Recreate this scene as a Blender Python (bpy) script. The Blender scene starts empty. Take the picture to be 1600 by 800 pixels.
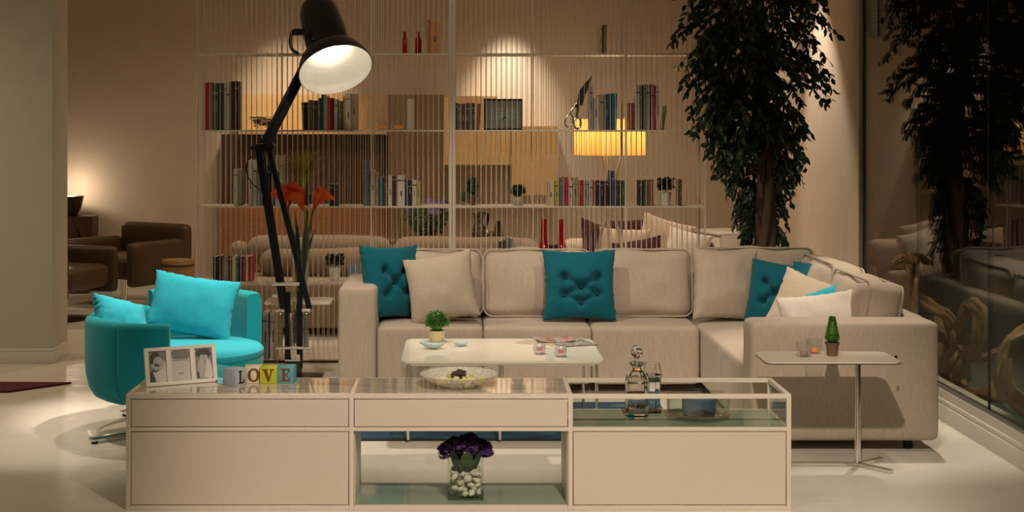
import bpy, bmesh, math, random
from mathutils import Vector, Matrix, Euler, noise
PI = math.pi
S = bpy.context.scene
COL = S.collection
FP, VX, VY, EYE = 2300.0, 725.0, 192.0, 1.6

def P(px, py, y):
    return Vector(((px-VX)*y/FP, y, EYE-(py-VY)*y/FP))
def PX(px, y): return (px-VX)*y/FP
def PZ(py, y): return EYE-(py-VY)*y/FP

# ------------------------------------------------------------------ materials
def srgb(c):
    return tuple((v/12.92 if v <= .04045 else ((v+.055)/1.055)**2.4) for v in c)
_m = {}
class N:
    def __init__(s, name):
        s.m = bpy.data.materials.new(name); s.m.use_nodes = True
        s.nt = s.m.node_tree; s.nt.nodes.clear()
        s.out = s.n('ShaderNodeOutputMaterial')
    def n(s, t, **k):
        d = s.nt.nodes.new(t)
        for a, v in k.items(): setattr(d, a, v)
        return d
    def l(s, a, b): s.nt.links.new(a, b)
    def bsdf(s, col, rough=.6, metal=0, spec=.5, **k):
        b = s.n('ShaderNodeBsdfPrincipled')
        b.inputs['Base Color'].default_value = (*col, 1)
        b.inputs['Roughness'].default_value = rough
        b.inputs['Metallic'].default_value = metal
        b.inputs['Specular IOR Level'].default_value = spec
        for a, v in k.items(): b.inputs[a.replace('_', ' ')].default_value = v
        s.l(b.outputs[0], s.out.inputs[0]); s.b = b
        return b
    def coords(s, scale=(1, 1, 1), kind='Object'):
        t = s.n('ShaderNodeTexCoord'); m = s.n('ShaderNodeMapping')
        m.inputs['Scale'].default_value = scale
        s.l(t.outputs[kind], m.inputs[0]); return m.outputs[0]
    def noise(s, vec, scale=5, detail=3, rough=.5):
        t = s.n('ShaderNodeTexNoise'); s.l(vec, t.inputs['Vector'])
        t.inputs['Scale'].default_value = scale; t.inputs['Detail'].default_value = detail
        t.inputs['Roughness'].default_value = rough
        return t.outputs[0]
    def ramp(s, fac, stops):
        r = s.n('ShaderNodeValToRGB'); s.l(fac, r.inputs[0])
        e = r.color_ramp.elements
        e[0].position, e[0].color = stops[0][0], (*stops[0][1], 1)
        e[1].position, e[1].color = stops[-1][0], (*stops[-1][1], 1)
        for p, c in stops[1:-1]:
            q = e.new(p); q.color = (*c, 1)
        return r.outputs[0]
    def bump(s, h, strength=.2, dist=.002):
        b = s.n('ShaderNodeBump'); s.l(h, b.inputs['Height'])
        b.inputs['Strength'].default_value = strength; b.inputs['Distance'].default_value = dist
        s.l(b.outputs[0], s.b.inputs['Normal'])

def plain(name, col, rough=.5, metal=0, spec=.5, **k):
    if name in _m: return _m[name]
    x = N(name); x.bsdf(col, rough, metal, spec, **k)
    _m[name] = x.m; return x.m
def mottled(name, c0, c1, scale=8, stretch=(1, 1, 1), rough=.6, bump=0., detail=4, metal=0, spec=.5, **k):
    if name in _m: return _m[name]
    x = N(name); x.bsdf(c0, rough, metal, spec, **k)
    f = x.noise(x.coords(stretch), scale, detail)
    x.l(x.ramp(f, [(.3, c0), (.7, c1)]), x.b.inputs['Base Color'])
    if bump: x.bump(f, bump, .004)
    _m[name] = x.m; return x.m
def fabric(name, c, dv=.12, streak=(60, 60, 6), rough=.95, sheen=.15, bump=.25):
    if name in _m: return _m[name]
    x = N(name); x.bsdf(c, rough, 0, .2)
    x.b.inputs['Sheen Weight'].default_value = sheen
    x.b.inputs['Sheen Roughness'].default_value = .5
    f = x.noise(x.coords(streak), 3.0, 4, .7)
    g = x.noise(x.coords((420, 420, 420)), 1.0, 2)
    mx = x.n('ShaderNodeMath', operation='ADD'); x.l(f, mx.inputs[0]); x.l(g, mx.inputs[1])
    hv = x.n('ShaderNodeMath', operation='MULTIPLY'); hv.inputs[1].default_value = .5; x.l(mx.outputs[0], hv.inputs[0])
    lo = tuple(v*(1-dv) for v in c); hi = tuple(min(1, v*(1+dv)) for v in c)
    x.l(x.ramp(hv.outputs[0], [(.38, lo), (.62, hi)]), x.b.inputs['Base Color'])
    x.bump(mx.outputs[0], bump, .0015)
    _m[name] = x.m; return x.m
def wood(name, c0, c1, scale=4, stretch=(1, 1, 12), rough=.5):
    if name in _m: return _m[name]
    x = N(name); x.bsdf(c0, rough)
    v = x.coords(stretch)
    f = x.noise(v, scale, 6, .65)
    x.l(x.ramp(f, [(.3, c0), (.5, tuple((a+b)/2 for a, b in zip(c0, c1))), (.72, c1)]), x.b.inputs['Base Color'])
    x.bump(f, .15, .002)
    _m[name] = x.m; return x.m
def thin_glass(name, tint=(1, 1, 1), ior=1.5, rough=0.0, tex=0.):
    if name in _m: return _m[name]
    x = N(name)
    t = x.n('ShaderNodeBsdfTransparent'); t.inputs[0].default_value = (*tint, 1)
    g = x.n('ShaderNodeBsdfGlossy'); g.inputs['Roughness'].default_value = rough
    f = x.n('ShaderNodeLayerWeight'); f.inputs[0].default_value = .5
    pw = x.n('ShaderNodeMath', operation='POWER'); pw.inputs[1].default_value = 5
    x.l(f.outputs['Facing'], pw.inputs[0])
    f0 = ((ior-1)/(ior+1))**2
    sc_ = x.n('ShaderNodeMath', operation='MULTIPLY_ADD'); sc_.inputs[1].default_value = 1-f0; sc_.inputs[2].default_value = f0
    x.l(pw.outputs[0], sc_.inputs[0])
    m = x.n('ShaderNodeMixShader')
    x.l(sc_.outputs[0], m.inputs[0]); x.l(t.outputs[0], m.inputs[1]); x.l(g.outputs[0], m.inputs[2])
    if tex:
        b = x.n('ShaderNodeBump'); b.inputs['Strength'].default_value = tex; b.inputs['Distance'].default_value = .01
        v = x.n('ShaderNodeTexVoronoi'); v.inputs['Scale'].default_value = 90
        x.l(x.coords(), v.inputs['Vector']); x.l(v.outputs[0], b.inputs['Height'])
        x.l(b.outputs[0], g.inputs['Normal'])
    x.l(m.outputs[0], x.out.inputs[0]); _m[name] = x.m; return x.m
def glass(name, tint=(1, 1, 1), ior=1.45, rough=0.):
    if name in _m: return _m[name]
    x = N(name); g = x.n('ShaderNodeBsdfGlass'); g.inputs[0].default_value = (*tint, 1)
    g.inputs['IOR'].default_value = ior; g.inputs['Roughness'].default_value = rough
    x.l(g.outputs[0], x.out.inputs[0]); _m[name] = x.m; return x.m
def emit(name, col, st):
    if name in _m: return _m[name]
    x = N(name); e = x.n('ShaderNodeEmission'); e.inputs[0].default_value = (*col, 1); e.inputs[1].default_value = st
    x.l(e.outputs[0], x.out.inputs[0]); _m[name] = x.m; return x.m

# ------------------------------------------------------------------ mesh builder
class MB:
    def __init__(s): s.bm = bmesh.new()
    def _add(s, t, mat=0, M=None):
        if M is not None: bmesh.ops.transform(t, matrix=M, verts=t.verts)
        for f in t.faces: f.material_index = mat
        me = bpy.data.meshes.new('tmp'); t.to_mesh(me); t.free()
        s.bm.from_mesh(me); bpy.data.meshes.remove(me); return s
    def box(s, lo, hi, r=0, seg=2, mat=0, M=None):
        t = bmesh.new(); bmesh.ops.create_cube(t, size=1)
        lo, hi = Vector(lo), Vector(hi); c = (lo+hi)/2; d = hi-lo
        for v in t.verts: v.co = Vector((v.co.x*d.x, v.co.y*d.y, v.co.z*d.z))+c
        if r: bmesh.ops.bevel(t, geom=list(t.edges), offset=r, segments=seg, profile=.5, affect='EDGES')
        return s._add(t, mat, M)
    def soft(s, lo, hi, r=.04, n=12, bulge=(0, 0, 0), nz=0, fq=6, seed=0, mat=0, M=None):
        t = bmesh.new(); bmesh.ops.create_cube(t, size=2)
        bmesh.ops.subdivide_edges(t, edges=list(t.edges), cuts=n, use_grid_fill=True)
        lo, hi = Vector(lo), Vector(hi); c = (lo+hi)/2; h = (hi-lo)/2
        rr = min(r, h.x, h.y, h.z)*.999
        for v in t.verts:
            q = [math.sin(max(-1, min(1, a))*PI/2) for a in v.co]
            p = Vector((q[0]*h.x, q[1]*h.y, q[2]*h.z))
            k = Vector([max(-(h[i]-rr), min(h[i]-rr, p[i])) for i in range(3)])
            d = p-k
            if d.length > 1e-9: p = k+d.normalized()*rr
            for i in range(3):
                j, l = (i+1) % 3, (i+2) % 3
                w = (1-q[j]**2)*(1-q[l]**2)
                p[i] += bulge[i]*w*q[i]
            if nz:
                o = Vector((seed*3.1, seed*1.7, seed))
                p += d.normalized()*nz*noise.noise(p*fq+o) if d.length > 1e-9 else Vector()
            v.co = p+c
        return s._add(t, mat, M)
    def lathe(s, prof, seg=32, mat=0, M=None, cap0=True, cap1=True):
        t = bmesh.new(); rings = []
        for r, z in prof:
            rings.append([t.verts.new((r*math.cos(2*PI*i/seg), r*math.sin(2*PI*i/seg), z)) for i in range(seg)])
        for a, b in zip(rings, rings[1:]):
            for i in range(seg):
                j = (i+1) % seg
                t.faces.new((a[i], a[j], b[j], b[i]))
        if cap0: t.faces.new(list(reversed(rings[0])))
        if cap1: t.faces.new(rings[-1])
        bmesh.ops.recalc_face_normals(t, faces=t.faces)
        return s._add(t, mat, M)
    def tube(s, pts, r, seg=8, mat=0, M=None, cap=True, nz=0, fq=8, seed=0):
        t = bmesh.new(); pts = [Vector(p) for p in pts]; n = len(pts)
        rs = r if isinstance(r, (list, tuple)) else [r]*n
        up = None; rings = []
        for i, p in enumerate(pts):
            d = (pts[min(i+1, n-1)]-pts[max(i-1, 0)]).normalized()
            if up is None:
                up = Vector((0, 0, 1)) if abs(d.z) < .9 else Vector((1, 0, 0))
            a = d.cross(up).normalized(); b = a.cross(d).normalized(); up = b
            ring = []
            for k in range(seg):
                an = 2*PI*k/seg
                e = a*math.cos(an)+b*math.sin(an)
                rad = rs[i]
                if nz: rad *= 1+nz*noise.noise(Vector((math.cos(an)*2, math.sin(an)*2, i*.25))*1.0+p*fq+Vector((seed, 0, 0)))
                ring.append(t.verts.new(p+e*rad))
            rings.append(ring)
        for a, b in zip(rings, rings[1:]):
            for i in range(seg):
                j = (i+1) % seg; t.faces.new((a[i], b[i], b[j], a[j]))
        if cap: t.faces.new(rings[0]); t.faces.new(list(reversed(rings[-1])))
        bmesh.ops.recalc_face_normals(t, faces=t.faces)
        return s._add(t, mat, M)
    def prism(s, poly, z0, z1, r=0, mat=0, M=None, seg=2):
        t = bmesh.new()
        a = [t.verts.new((x, y, z0)) for x, y in poly]; b = [t.verts.new((x, y, z1)) for x, y in poly]
        t.faces.new(list(reversed(a))); t.faces.new(b)
        for i in range(len(poly)):
            j = (i+1) % len(poly); t.faces.new((a[i], a[j], b[j], b[i]))
        bmesh.ops.recalc_face_normals(t, faces=t.faces)
        if r: bmesh.ops.bevel(t, geom=[e for e in t.edges if abs(e.verts[0].co.z-e.verts[1].co.z) < 1e-6], offset=r, segments=seg, affect='EDGES')
        return s._add(t, mat, M)
    def ball(s, c, r, sub=3, mat=0, sc=(1, 1, 1), M=None, nz=0, seed=0):
        t = bmesh.new(); bmesh.ops.create_icosphere(t, subdivisions=sub, radius=1)
        for v in t.verts:
            k = 1+nz*noise.noise(v.co*1.5+Vector((seed, 0, 0))) if nz else 1
            v.co = Vector((v.co.x*sc[0], v.co.y*sc[1], v.co.z*sc[2]))*r*k
            v.co += Vector(c) if M is None else Vector()
        return s._add(t, mat, M)
    def quad(s, pts, mat=0):
        vs = [s.bm.verts.new(p) for p in pts]; f = s.bm.faces.new(vs); f.material_index = mat; return s
    def build(s, name, mats, parent=None, ang=40):
        me = bpy.data.meshes.new(name); s.bm.to_mesh(me); s.bm.free()
        for m in (mats if isinstance(mats, (list, tuple)) else [mats]): me.materials.append(m)
        for p in me.polygons: p.use_smooth = True
        me.set_sharp_from_angle(angle=math.radians(ang))
        o = bpy.data.objects.new(name, me); COL.objects.link(o)
        if parent is not None: o.parent = parent
        return o
def tag(o, label=None, cat=None, group=None, kind=None):
    if label: o['label'] = label
    if cat: o['category'] = cat
    if group: o['group'] = group
    if kind: o['kind'] = kind
    return o
def thing(name, label, cat, loc=(0, 0, 0), rz=0, group=None, rot=None):
    o = bpy.data.objects.new(name, None); COL.objects.link(o); o.empty_display_size = .1
    o.location = loc; o.rotation_euler = rot if rot else (0, 0, rz)
    return tag(o, label, cat, group)
def struct(o): o['kind'] = 'structure'; return o
def rrect(w, d, r, seg=6, cx=0, cy=0):
    out = []
    for sx, sy, a0 in ((1, 1, 0), (-1, 1, 90), (-1, -1, 180), (1, -1, 270)):
        for i in range(seg+1):
            a = math.radians(a0+90*i/seg)
            out.append((cx+sx*(w/2-r)+r*math.cos(a), cy+sy*(d/2-r)+r*math.sin(a)))
    return out
def bez(pts, n=24):
    """smooth curve through points (Catmull-Rom)"""
    pts = [Vector(p) for p in pts]; q = [pts[0]*2-pts[1]]+pts+[pts[-1]*2-pts[-2]]
    out = []; m = len(pts)-1
    for i in range(n+1):
        t = i/n*m; k = min(int(t), m-1); u = t-k
        a, b, c, d = q[k:k+4]
        out.append(.5*((2*b)+(c-a)*u+(2*a-5*b+4*c-d)*u*u+(3*b-a-3*c+d)*u**3))
    return out

# ------------------------------------------------------------------ palette
M_wall = mottled('plaster_wall', (.52, .43, .335), (.55, .455, .355), 6, rough=.85)
M_wall_col = mottled('plaster_pier', (.56, .53, .47), (.60, .56, .50), 6, rough=.85)
M_ceil = plain('ceiling_paint', (.6, .55, .48), .9)
def floor_mat():
    x = N('polished_resin_floor'); x.bsdf((.72, .68, .60), .32)
    f = x.noise(x.coords((.7, .7, .7)), 2.2, 5, .6)
    x.l(x.ramp(f, [(.3, (.70, .655, .575)), (.7, (.77, .725, .645))]), x.b.inputs['Base Color'])
    g = x.noise(x.coords(), 14, 3)
    x.l(x.ramp(g, [(.3, (.28,)*3), (.7, (.42,)*3)]), x.b.inputs['Roughness'])
    return x.m
M_floor = floor_mat()
M_white = plain('white_paint', (.78, .75, .68), .5)
M_steel_white = plain('white_powder_coated_steel', (.68, .59, .48), .5)
M_sofa = fabric('sofa_linen', (.45, .365, .285), .16, (90, 90, 5))
M_sofa_b = fabric('pillow_linen', (.45, .365, .28), .14, (60, 60, 60))
M_cream = fabric('cream_linen', (.62, .55, .47), .08, (60, 60, 60))
M_teal = fabric('teal_velvet', (.001, .100, .140), .12, (70, 70, 20), .85, .12)
M_turq = fabric('turquoise_linen', (.022, .38, .49), .12, (60, 60, 40), .85, .1)
M_turq_w = fabric('turquoise_wool', (.004, .27, .32), .10, (80, 80, 60), .9, .1)
M_sofa2 = fabric('taupe_chenille', (.29, .215, .15), .16, (60, 60, 10))
M_maroon = fabric('maroon_velvet', (.05, .008, .014), .1, (60, 60, 60), .8, .1)
M_black = plain('black_enamel', (.007, .007, .008), .32)
M_blackm = plain('black_satin_steel', (.005, .005, .006), .4, 0, .25)
M_chrome = plain('chrome', (.75, .72, .68), .16, 1)
M_spring = plain('spring_steel', (.55, .48, .40), .3, 1)
M_lacq = plain('beige_lacquer', (.64, .55, .45), .42)
M_lacq_f = plain('beige_lacquer_frame', (.70, .61, .51), .4)
M_tglass = thin_glass('clear_thin_glass', (.96, .975, .96), 1.5)
M_glassg = thin_glass('greenish_glass', (.93, .97, .94), 1.4)
M_green = mottled('boxwood_leaf', (.03, .11, .012), (.09, .24, .03), 30, rough=.6)
M_dgreen = mottled('dark_leaf', (.008, .03, .008), (.02, .06, .015), 30, rough=.5)
M_page = mottled('book_pages', (.55, .48, .37), (.66, .58, .46), 40, (1, 1, .05), .9)
M_cer = plain('ceramic_white', (.70, .66, .58), .3)

# ------------------------------------------------------------------ room
XW, YB, XL, YF, ZC = 2.59, 14.2, -6.6, -1.6, 3.25
struct(MB().box((XL, YF, -.1), (XW+.12, YB, 0)).build('floor', M_floor))
struct(MB().box((XL, YF, ZC), (XW+.12, YB, ZC+.1)).build('ceiling', M_ceil))
struct(MB().box((XL, YB, 0), (XW+.12, YB+.1, ZC)).build('wall_back', M_wall))
struct(MB().box((XL-.1, YF, 0), (XL, YB, ZC)).build('wall_left', M_wall))
struct(MB().box((XL, YF-.1, 0), (XW+.12, YF, ZC)).build('wall_front', M_wall))
YWN = 9.64
struct(MB().box((XW, YWN+.02, 0), (XW+.12, YB, ZC)).build('wall_right', M_wall))
# low plinth wall under the glazing with its moulded skirting
pl = MB().box((XW, YF, 0), (XW+.12, YWN+.02, .155))
struct(pl.build('wall_plinth', M_white))
sk = MB().box((XW-.022, YF, 0), (XW, YWN, .085), .004).box((XW-.014, YF, .085), (XW, YWN, .112), .006)
struct(sk.build('baseboard_right', M_white))
struct(MB().box((XL, YB-.02, 0), (XW, YB, .1), .004).build('baseboard_back', M_white))
# pier at the side of the picture
px0 = PX(82, 9.8)
struct(MB().box((px0-1.9, 9.8, 0), (px0, 10.17, ZC)).build('wall_pier', M_wall_col))
bb = MB().box((px0-1.9, 9.782, 0), (px0+.018, 10.188, .075), .003).box((px0-1.9, 9.79, .075), (px0+.01, 10.18, .10), .005)
struct(bb.build('baseboard_pier', M_white))
# sloped ceiling bulkhead: none in view
# shop window
M_win = thin_glass('window_glass', (.80, .81, .74), 1.55)
M_alu = plain('dark_aluminium', (.045, .045, .035), .4, .6)
M_bead = plain('pale_frame_edge', (.42, .37, .28), .5)
win = struct(MB().box((XW+.02, YWN-.03, .155), (XW+.09, YWN, ZC), .004).build('window_1', M_alu))
b1 = MB().box((XW-.004, YWN+.0, .155), (XW+.02, YWN+.02, ZC)).build('frame_bead', M_bead, win)
MB().box((XW+.005, YF, .155), (XW+.045, YWN-.03, .172), .003).build('window_sill', plain('sill_metal', (.20, .19, .16), .35, .4), win)
yy = YWN-.03; k = 0
while yy > YF+.2:
    y2 = max(yy-1.14, YF)
    MB().box((XW+.02, y2+.004, .172), (XW+.032, yy-.004, ZC)).build('pane', M_win, win)
    MB().box((XW+.02, y2-.003, .172), (XW+.032, y2+.003, ZC)).build('glass_joint', plain('sealant', (.02, .022, .018), .6), win)
    yy = y2
nt = P(1369, 28, 9.35)
# outside the glass
M_out = plain('dark_outside_wall', (.085, .088, .068), .9)
struct(MB().box((XW+.12, YF, -.12), (5.6, 12.4, -.02)).build('floor_outside', mottled('outside_paving', (.075, .10, .095), (.10, .13, .12), 5, rough=.7)))
struct(MB().box((5.6, YF, -.1), (5.7, 12.4, ZC+.1)).build('wall_outside', M_out))
struct(MB().box((XW+.12, 12.4, -.1), (5.7, 12.5, ZC+.1)).build('wall_outside_end', M_out))
struct(MB().box((XW+.12, YF, ZC), (5.7, 12.5, ZC+.1)).build('ceiling_outside', M_out))
struct(MB().box((XW+.12, YF-.1, -.1), (5.7, YF, ZC+.1)).build('wall_outside_front', M_out))

# paper notice on the glass
np_ = MB().box((XW+.014, 9.27, PZ(57, 9.3)), (XW+.0185, 9.45, PZ(-6, 9.3)))
for i in range(7):
    z = PZ(8+i*6, 9.3); np_.box((XW+.0125, 9.29, z), (XW+.014, 9.43-.03*(i % 3), z+.006), mat=1)
tag(np_.build('paper_notice', [plain('translucent_paper', (.22, .22, .17), .8), plain('pale_print', (.33, .33, .27), .8)]),
    'pale printed paper notice stuck high on the dark shop window', 'notice')

# ------------------------------------------------------------------ rugs
def rug_blue():
    x = N('blue_silk_rug'); x.bsdf((.005, .03, .08), .55)
    v = x.coords((1.2, 3, 1))
    f = x.noise(v, 3.0, 5, .6)
    x.l(x.ramp(f, [(.30, (.16, .34, .40)), (.42, (.01, .11, .19)), (.55, (.005, .065, .16)), (.72, (.003, .012, .04))]), x.b.inputs['Base Color'])
    g = x.noise(x.coords((40, 90, 40)), 3, 3, .7); x.bump(g, .9, .01)
    return x.m
xa, xb = PX(535, 7.45), PX(1060, 7.6)
t = thing('area_rug', 'dark blue glossy rug under white coffee table', 'rug', ((xa+xb)/2, 7.86, 0))
g = MB()
g.box((-(xb-xa)/2, -.45, .0), ((xb-xa)/2, .50, .016), .005, 2)
g.build('pile', rug_blue(), t)
e = MB().tube([(-(xb-xa)/2, -.455, .006), ((xb-xa)/2, -.455, .006)], .006)
e.build('binding', plain('rug_binding', (.02, .016, .018), .8), t)
cx = PX(-60, 8.9)
t = MB().prism([(0, 0), (.30, .30), (-.95, .35), (-1.2, .05)], 0, .012, .003)
o = t.build('area_rug', mottled('maroon_pile', (.07, .006, .018), (.12, .012, .03), 60, rough=.9, bump=.5))
tag(o, 'dark maroon rug corner on pale floor in front of the grey pier', 'rug')
o.location = (PX(12, 8.72), 8.72, 0)

# ------------------------------------------------------------------ console (low sideboard)
CY0, CY1, CH = 6.08, 6.477, .479
CX0, CX1 = PX(196.5, CY0), PX(1236.5, CY0)
D1, D2 = PX(549, CY0), PX(891.5, CY0)
cm = (CX0+CX1)/2
W = (CX1-CX0)/2; d1, d2 = D1-cm, D2-cm; DP = CY1-CY0
con = thing('sideboard', 'long low beige lacquered sideboard with drawers, open niche and glass display end', 'sideboard', (cm, CY0, 0))
T = .019
f = MB()
def bar(a, b): f.box(a, b, .0015, 1)
for x in (-W, d1-T/2, d2-T/2, W-T):
    bar((x, 0, 0), (x+T, T, CH))
    bar((x, DP-T, 0), (x+T, DP, CH))
    bar((x, T, 0), (x+T, DP-T, T)); bar((x, T, CH-T), (x+T, DP-T, CH)); bar((x, T, .326), (x+T, DP-T, .342))
for a, b in ((-W+T, d1-T/2), (d1+T/2, d2-T/2), (d2+T/2, W-T)):
    for z0, z1 in ((0, T), (.326, .342), (CH-T, CH)):
        bar((a, 0, z0), (b, T, z1))
        bar((a, DP-T, z0), (b, DP, z1))
f.build('frame', M_lacq_f, con)
def marble():
    x = N('back_painted_glass_top'); x.bsdf((.5, .42, .34), .05, 0, .7)
    x.b.inputs['Coat Weight'].default_value = .6; x.b.inputs['Coat Roughness'].default_value = .02
    f = x.noise(x.coords((1.2, 5, 1)), 3.2, 7, .65)
    x.l(x.ramp(f, [(.34, (.40, .32, .25)), (.42, (.60, .52, .43)), (.62, (.66, .58, .49)), (.8, (.50, .42, .35))]), x.b.inputs['Base Color'])
    return x.m
M_top = marble()
for a, b in ((-W+T, d1-T/2), (d1+T/2, d2-T/2)):
    MB().box((a+.001, T+.001, CH-.012), (b-.001, DP-T-.001, CH+.002), .001, 1).build('top_panel', M_top, con)
M_gap = plain('shadow_gap', (.05, .04, .03), .9)
for a, b in ((-W+T, d1-T/2), (d1+T/2, d2-T/2)):
    MB().box((a+.003, .003, .345), (b-.003, .021, CH-T-.003), .0012, 1).build('drawer', M_lacq, con)
    MB().box((a+.001, .024, .343), (b-.001, DP-T, CH-T-.014)).build('drawer_box', M_gap, con)
for a, b in ((-W+T, d1-T/2), (d2+T/2, W-T)):
    MB().box((a+.003, .003, T+.003), (b-.003, .021, .323), .0012, 1).build('door', M_lacq, con)
    MB().box((a+.001, .024, T+.001), (b-.001, DP-.003, .325)).build('cabinet_box', M_lacq, con)
# niche: glass shelf bottom, lacquered cheeks
M_shelfgl = plain('green_mirror_glass', (.28, .35, .26), .06, 0, .9)
MB().box((d1+T/2, .021, T-.008), (d2-T/2, DP-.021, T+.001)).build('niche_floor', M_shelfgl, con)
MB().box((d1+T/2+.0005, .021, T+.002), (d1+T/2+.004, DP-.021, .325)).build('niche_cheek', M_lacq_f, con)
MB().box((d2-T/2-.004, .021, T+.002), (d2-T/2-.0005, DP-.021, .325)).build('niche_cheek', M_lacq_f, con)
MB().box((d2+T/2+.001, T+.001, .332), (W-T-.001, DP-T-.001, .343)).build('glass_shelf', M_shelfgl, con)
MB().box((d2+T/2, .006, .342), (W-T, .010, CH-T)).build('glass_front', M_tglass, con)
MB().box((W-.012, T, .342), (W-.008, DP-T, CH-T)).build('glass_side', M_tglass, con)
SH = .343   # glass shelf height
CT = CH+.002

# photo frame with three windows
def gray(v): return plain('print_grey_%d' % int(v*100), (v*1.0, v*.95, v*.9), .5)
bl, br = P(228, 605, 2300*(EYE-CT)/(605-VY)), P(340, 596, 2300*(EYE-CT)/(596-VY))
rz = math.atan2(br.y-bl.y, br.x-bl.x); wd = (br-bl).length
pf = thing('photo_frame', 'white three-window photo frame with black and white portraits on sideboard', 'photo frame', ((bl.x+br.x)/2, (bl.y+br.y)/2, CT), 0,
           rot=(math.radians(-15), 0, rz))
ww, hh = wd/2, .163
f = MB()
f.box((-ww, -.008, 0), (ww, .008, .016), .002).box((-ww, -.008, hh-.016), (ww, .008, hh), .002)
wx = [(-ww, -ww+.018), (-ww*.345-.010, -ww*.345+.012), (ww*.34-.012, ww*.34+.010), (ww-.018, ww)]
for a, b in wx: f.box((a, -.008, .012), (b, .008, hh-.012), .002)
f.build('frame', M_white, pf)
MB().box((-ww+.01, .002, .01), (ww-.01, .006, hh-.01)).build('back_board', plain('frame_back', (.35, .32, .28), .8), pf)
MB().box((-.02, .006, .02), (.02, .010, .10), M=Matrix.Translation((0, .004, 0)) @ Matrix.Rotation(math.radians(-6), 4, 'X')).build('easel_back', gray(.1), pf)
def picture(i, base, shapes):
    a, b = wx[i][1]+.001, wx[i+1][0]-.001
    m = MB().box((a, .0, .017), (b, .0015, hh-.017), mat=0)
    lay = 0
    for pts, mi in shapes:
        lay += 1
        n = len(pts)
        poly = [(a+(b-a)*u, .017+(hh-.034)*v) for u, v in pts]
        sm = bez([(*p, 0) for p in poly+[poly[0]]], 26)[:-1]
        m.prism([(p.x, p.y) for p in sm], 0, .0002, mat=mi, M=Matrix.Translation((0, -.0002*lay, 0)) @ Matrix.Rotation(PI/2, 4, 'X'))
    m.build('portrait_print' if shapes and i != 1 else 'insert_card', [gray(base), gray(.03), gray(.18), gray(.42), gray(.6)], pf)
picture(0, .20, [([(.02, .02), (.98, .02), (.9, .25), (.5, .4), (.1, .35)], 1), ([(.35, .02), (.98, .02), (.98, .6), (.8, .68), (.5, .45), (.2, .35), (.3, .2)], 4),
                 ([(.15, .5), (.45, .42), (.85, .55), (.8, .75), (.5, .82), (.2, .72)], 3), ([(.08, .6), (.25, .62), (.35, .8), (.6, .86), (.55, .97), (.2, .95), (.08, .8)], 1),
                 ([(.3, .55), (.55, .5), (.6, .56), (.4, .62)], 1), ([(.15, .36), (.4, .33), (.85, .5), (.6, .42)], 1)])
picture(1, .55, [([(.08, .72), (.92, .72), (.92, .97), (.08, .97)], 2)])
picture(2, .22, [([(.2, .05), (.5, .03), (.6, .3), (.5, .66), (.2, .6), (.12, .3)], 3), ([(.5, .03), (.97, .03), (.97, .4), (.85, .62), (.65, .6), (.6, .3)], 4),
                 ([(.05, .8), (.3, .72), (.5, .8), (.75, .72), (.97, .78), (.85, .95), (.4, .98), (.1, .92)], 1), ([(.3, .62), (.45, .6), (.5, .78), (.3, .78)], 3),
                 ([(.55, .6), (.72, .6), (.74, .76), (.55, .78)], 3), ([(.06, .05), (.2, .05), (.16, .25), (.07, .2)], 1)])
# faint lettering lines of the insert card
tx, ty = MB(), MB()
a, b = wx[1][1], wx[2][0]
for j, (u0, u1, v) in enumerate(((.1, .42, .66), (.46, .66, .66), (.7, .88, .66), (.35, .65, .22))):
    (ty if v < .5 else tx).box((a+(b-a)*u0, -.0012, .017+(hh-.034)*v), (a+(b-a)*u1, -.0008, .017+(hh-.034)*v+.003))
tx.build('card_lettering', gray(.18), pf)
ty.build('card_lettering', gray(.18), pf)

# letter blocks L O V E
def letter(ch):
    if ch == 'L': return [[(-.30, -.5), (.36, -.5), (.36, -.18), (.28, -.18), (.20, -.38), (-.02, -.38), (-.02, .4), (.1, .4), (.1, .5), (-.34, .5), (-.34, .4), (-.22, .4), (-.22, -.4), (-.30, -.4)]]
    if ch == 'V': return [[(-.46, .5), (-.46, .4), (-.36, .4), (-.04, -.5), (.06, -.5), (.34, .4), (.46, .4), (.46, .5), (.12, .5), (.12, .4), (.22, .4), (.07, -.12), (-.10, .4), (.0, .4), (.0, .5)]]
    if ch == 'E': return [[(-.36, -.5), (.36, -.5), (.36, -.2), (.28, -.2), (.2, -.38), (-.02, -.38), (-.02, -.04), (.1, -.04), (.1, -.14), (.18, -.14), (.18, .16), (.1, .16), (.1, .06), (-.02, .06), (-.02, .38), (.2, .38), (.26, .22), (.34, .22), (.34, .5), (-.36, .5), (-.36, .4), (-.24, .4), (-.24, -.4), (-.36, -.4)]]
BS = .073
blk = [('L', 364, 604.5, 58, (.42, .47, .52), 'pale blue wooden toy block with a black letter L', (.02, .018, .016)),
       ('O', 394.5, 599.5, 8, (.68, .60, .42), 'cream wooden toy block with a brown letter O', (.14, .045, .015)),
       ('V', 419, 600, 0, (.50, .52, .02), 'lime yellow wooden toy block with a brown letter V', (.16, .05, .012)),
       ('E', 446.5, 599.3, -3, (.10, .34, .38), 'teal blue wooden toy block with a rust letter E', (.20, .05, .02))]
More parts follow.
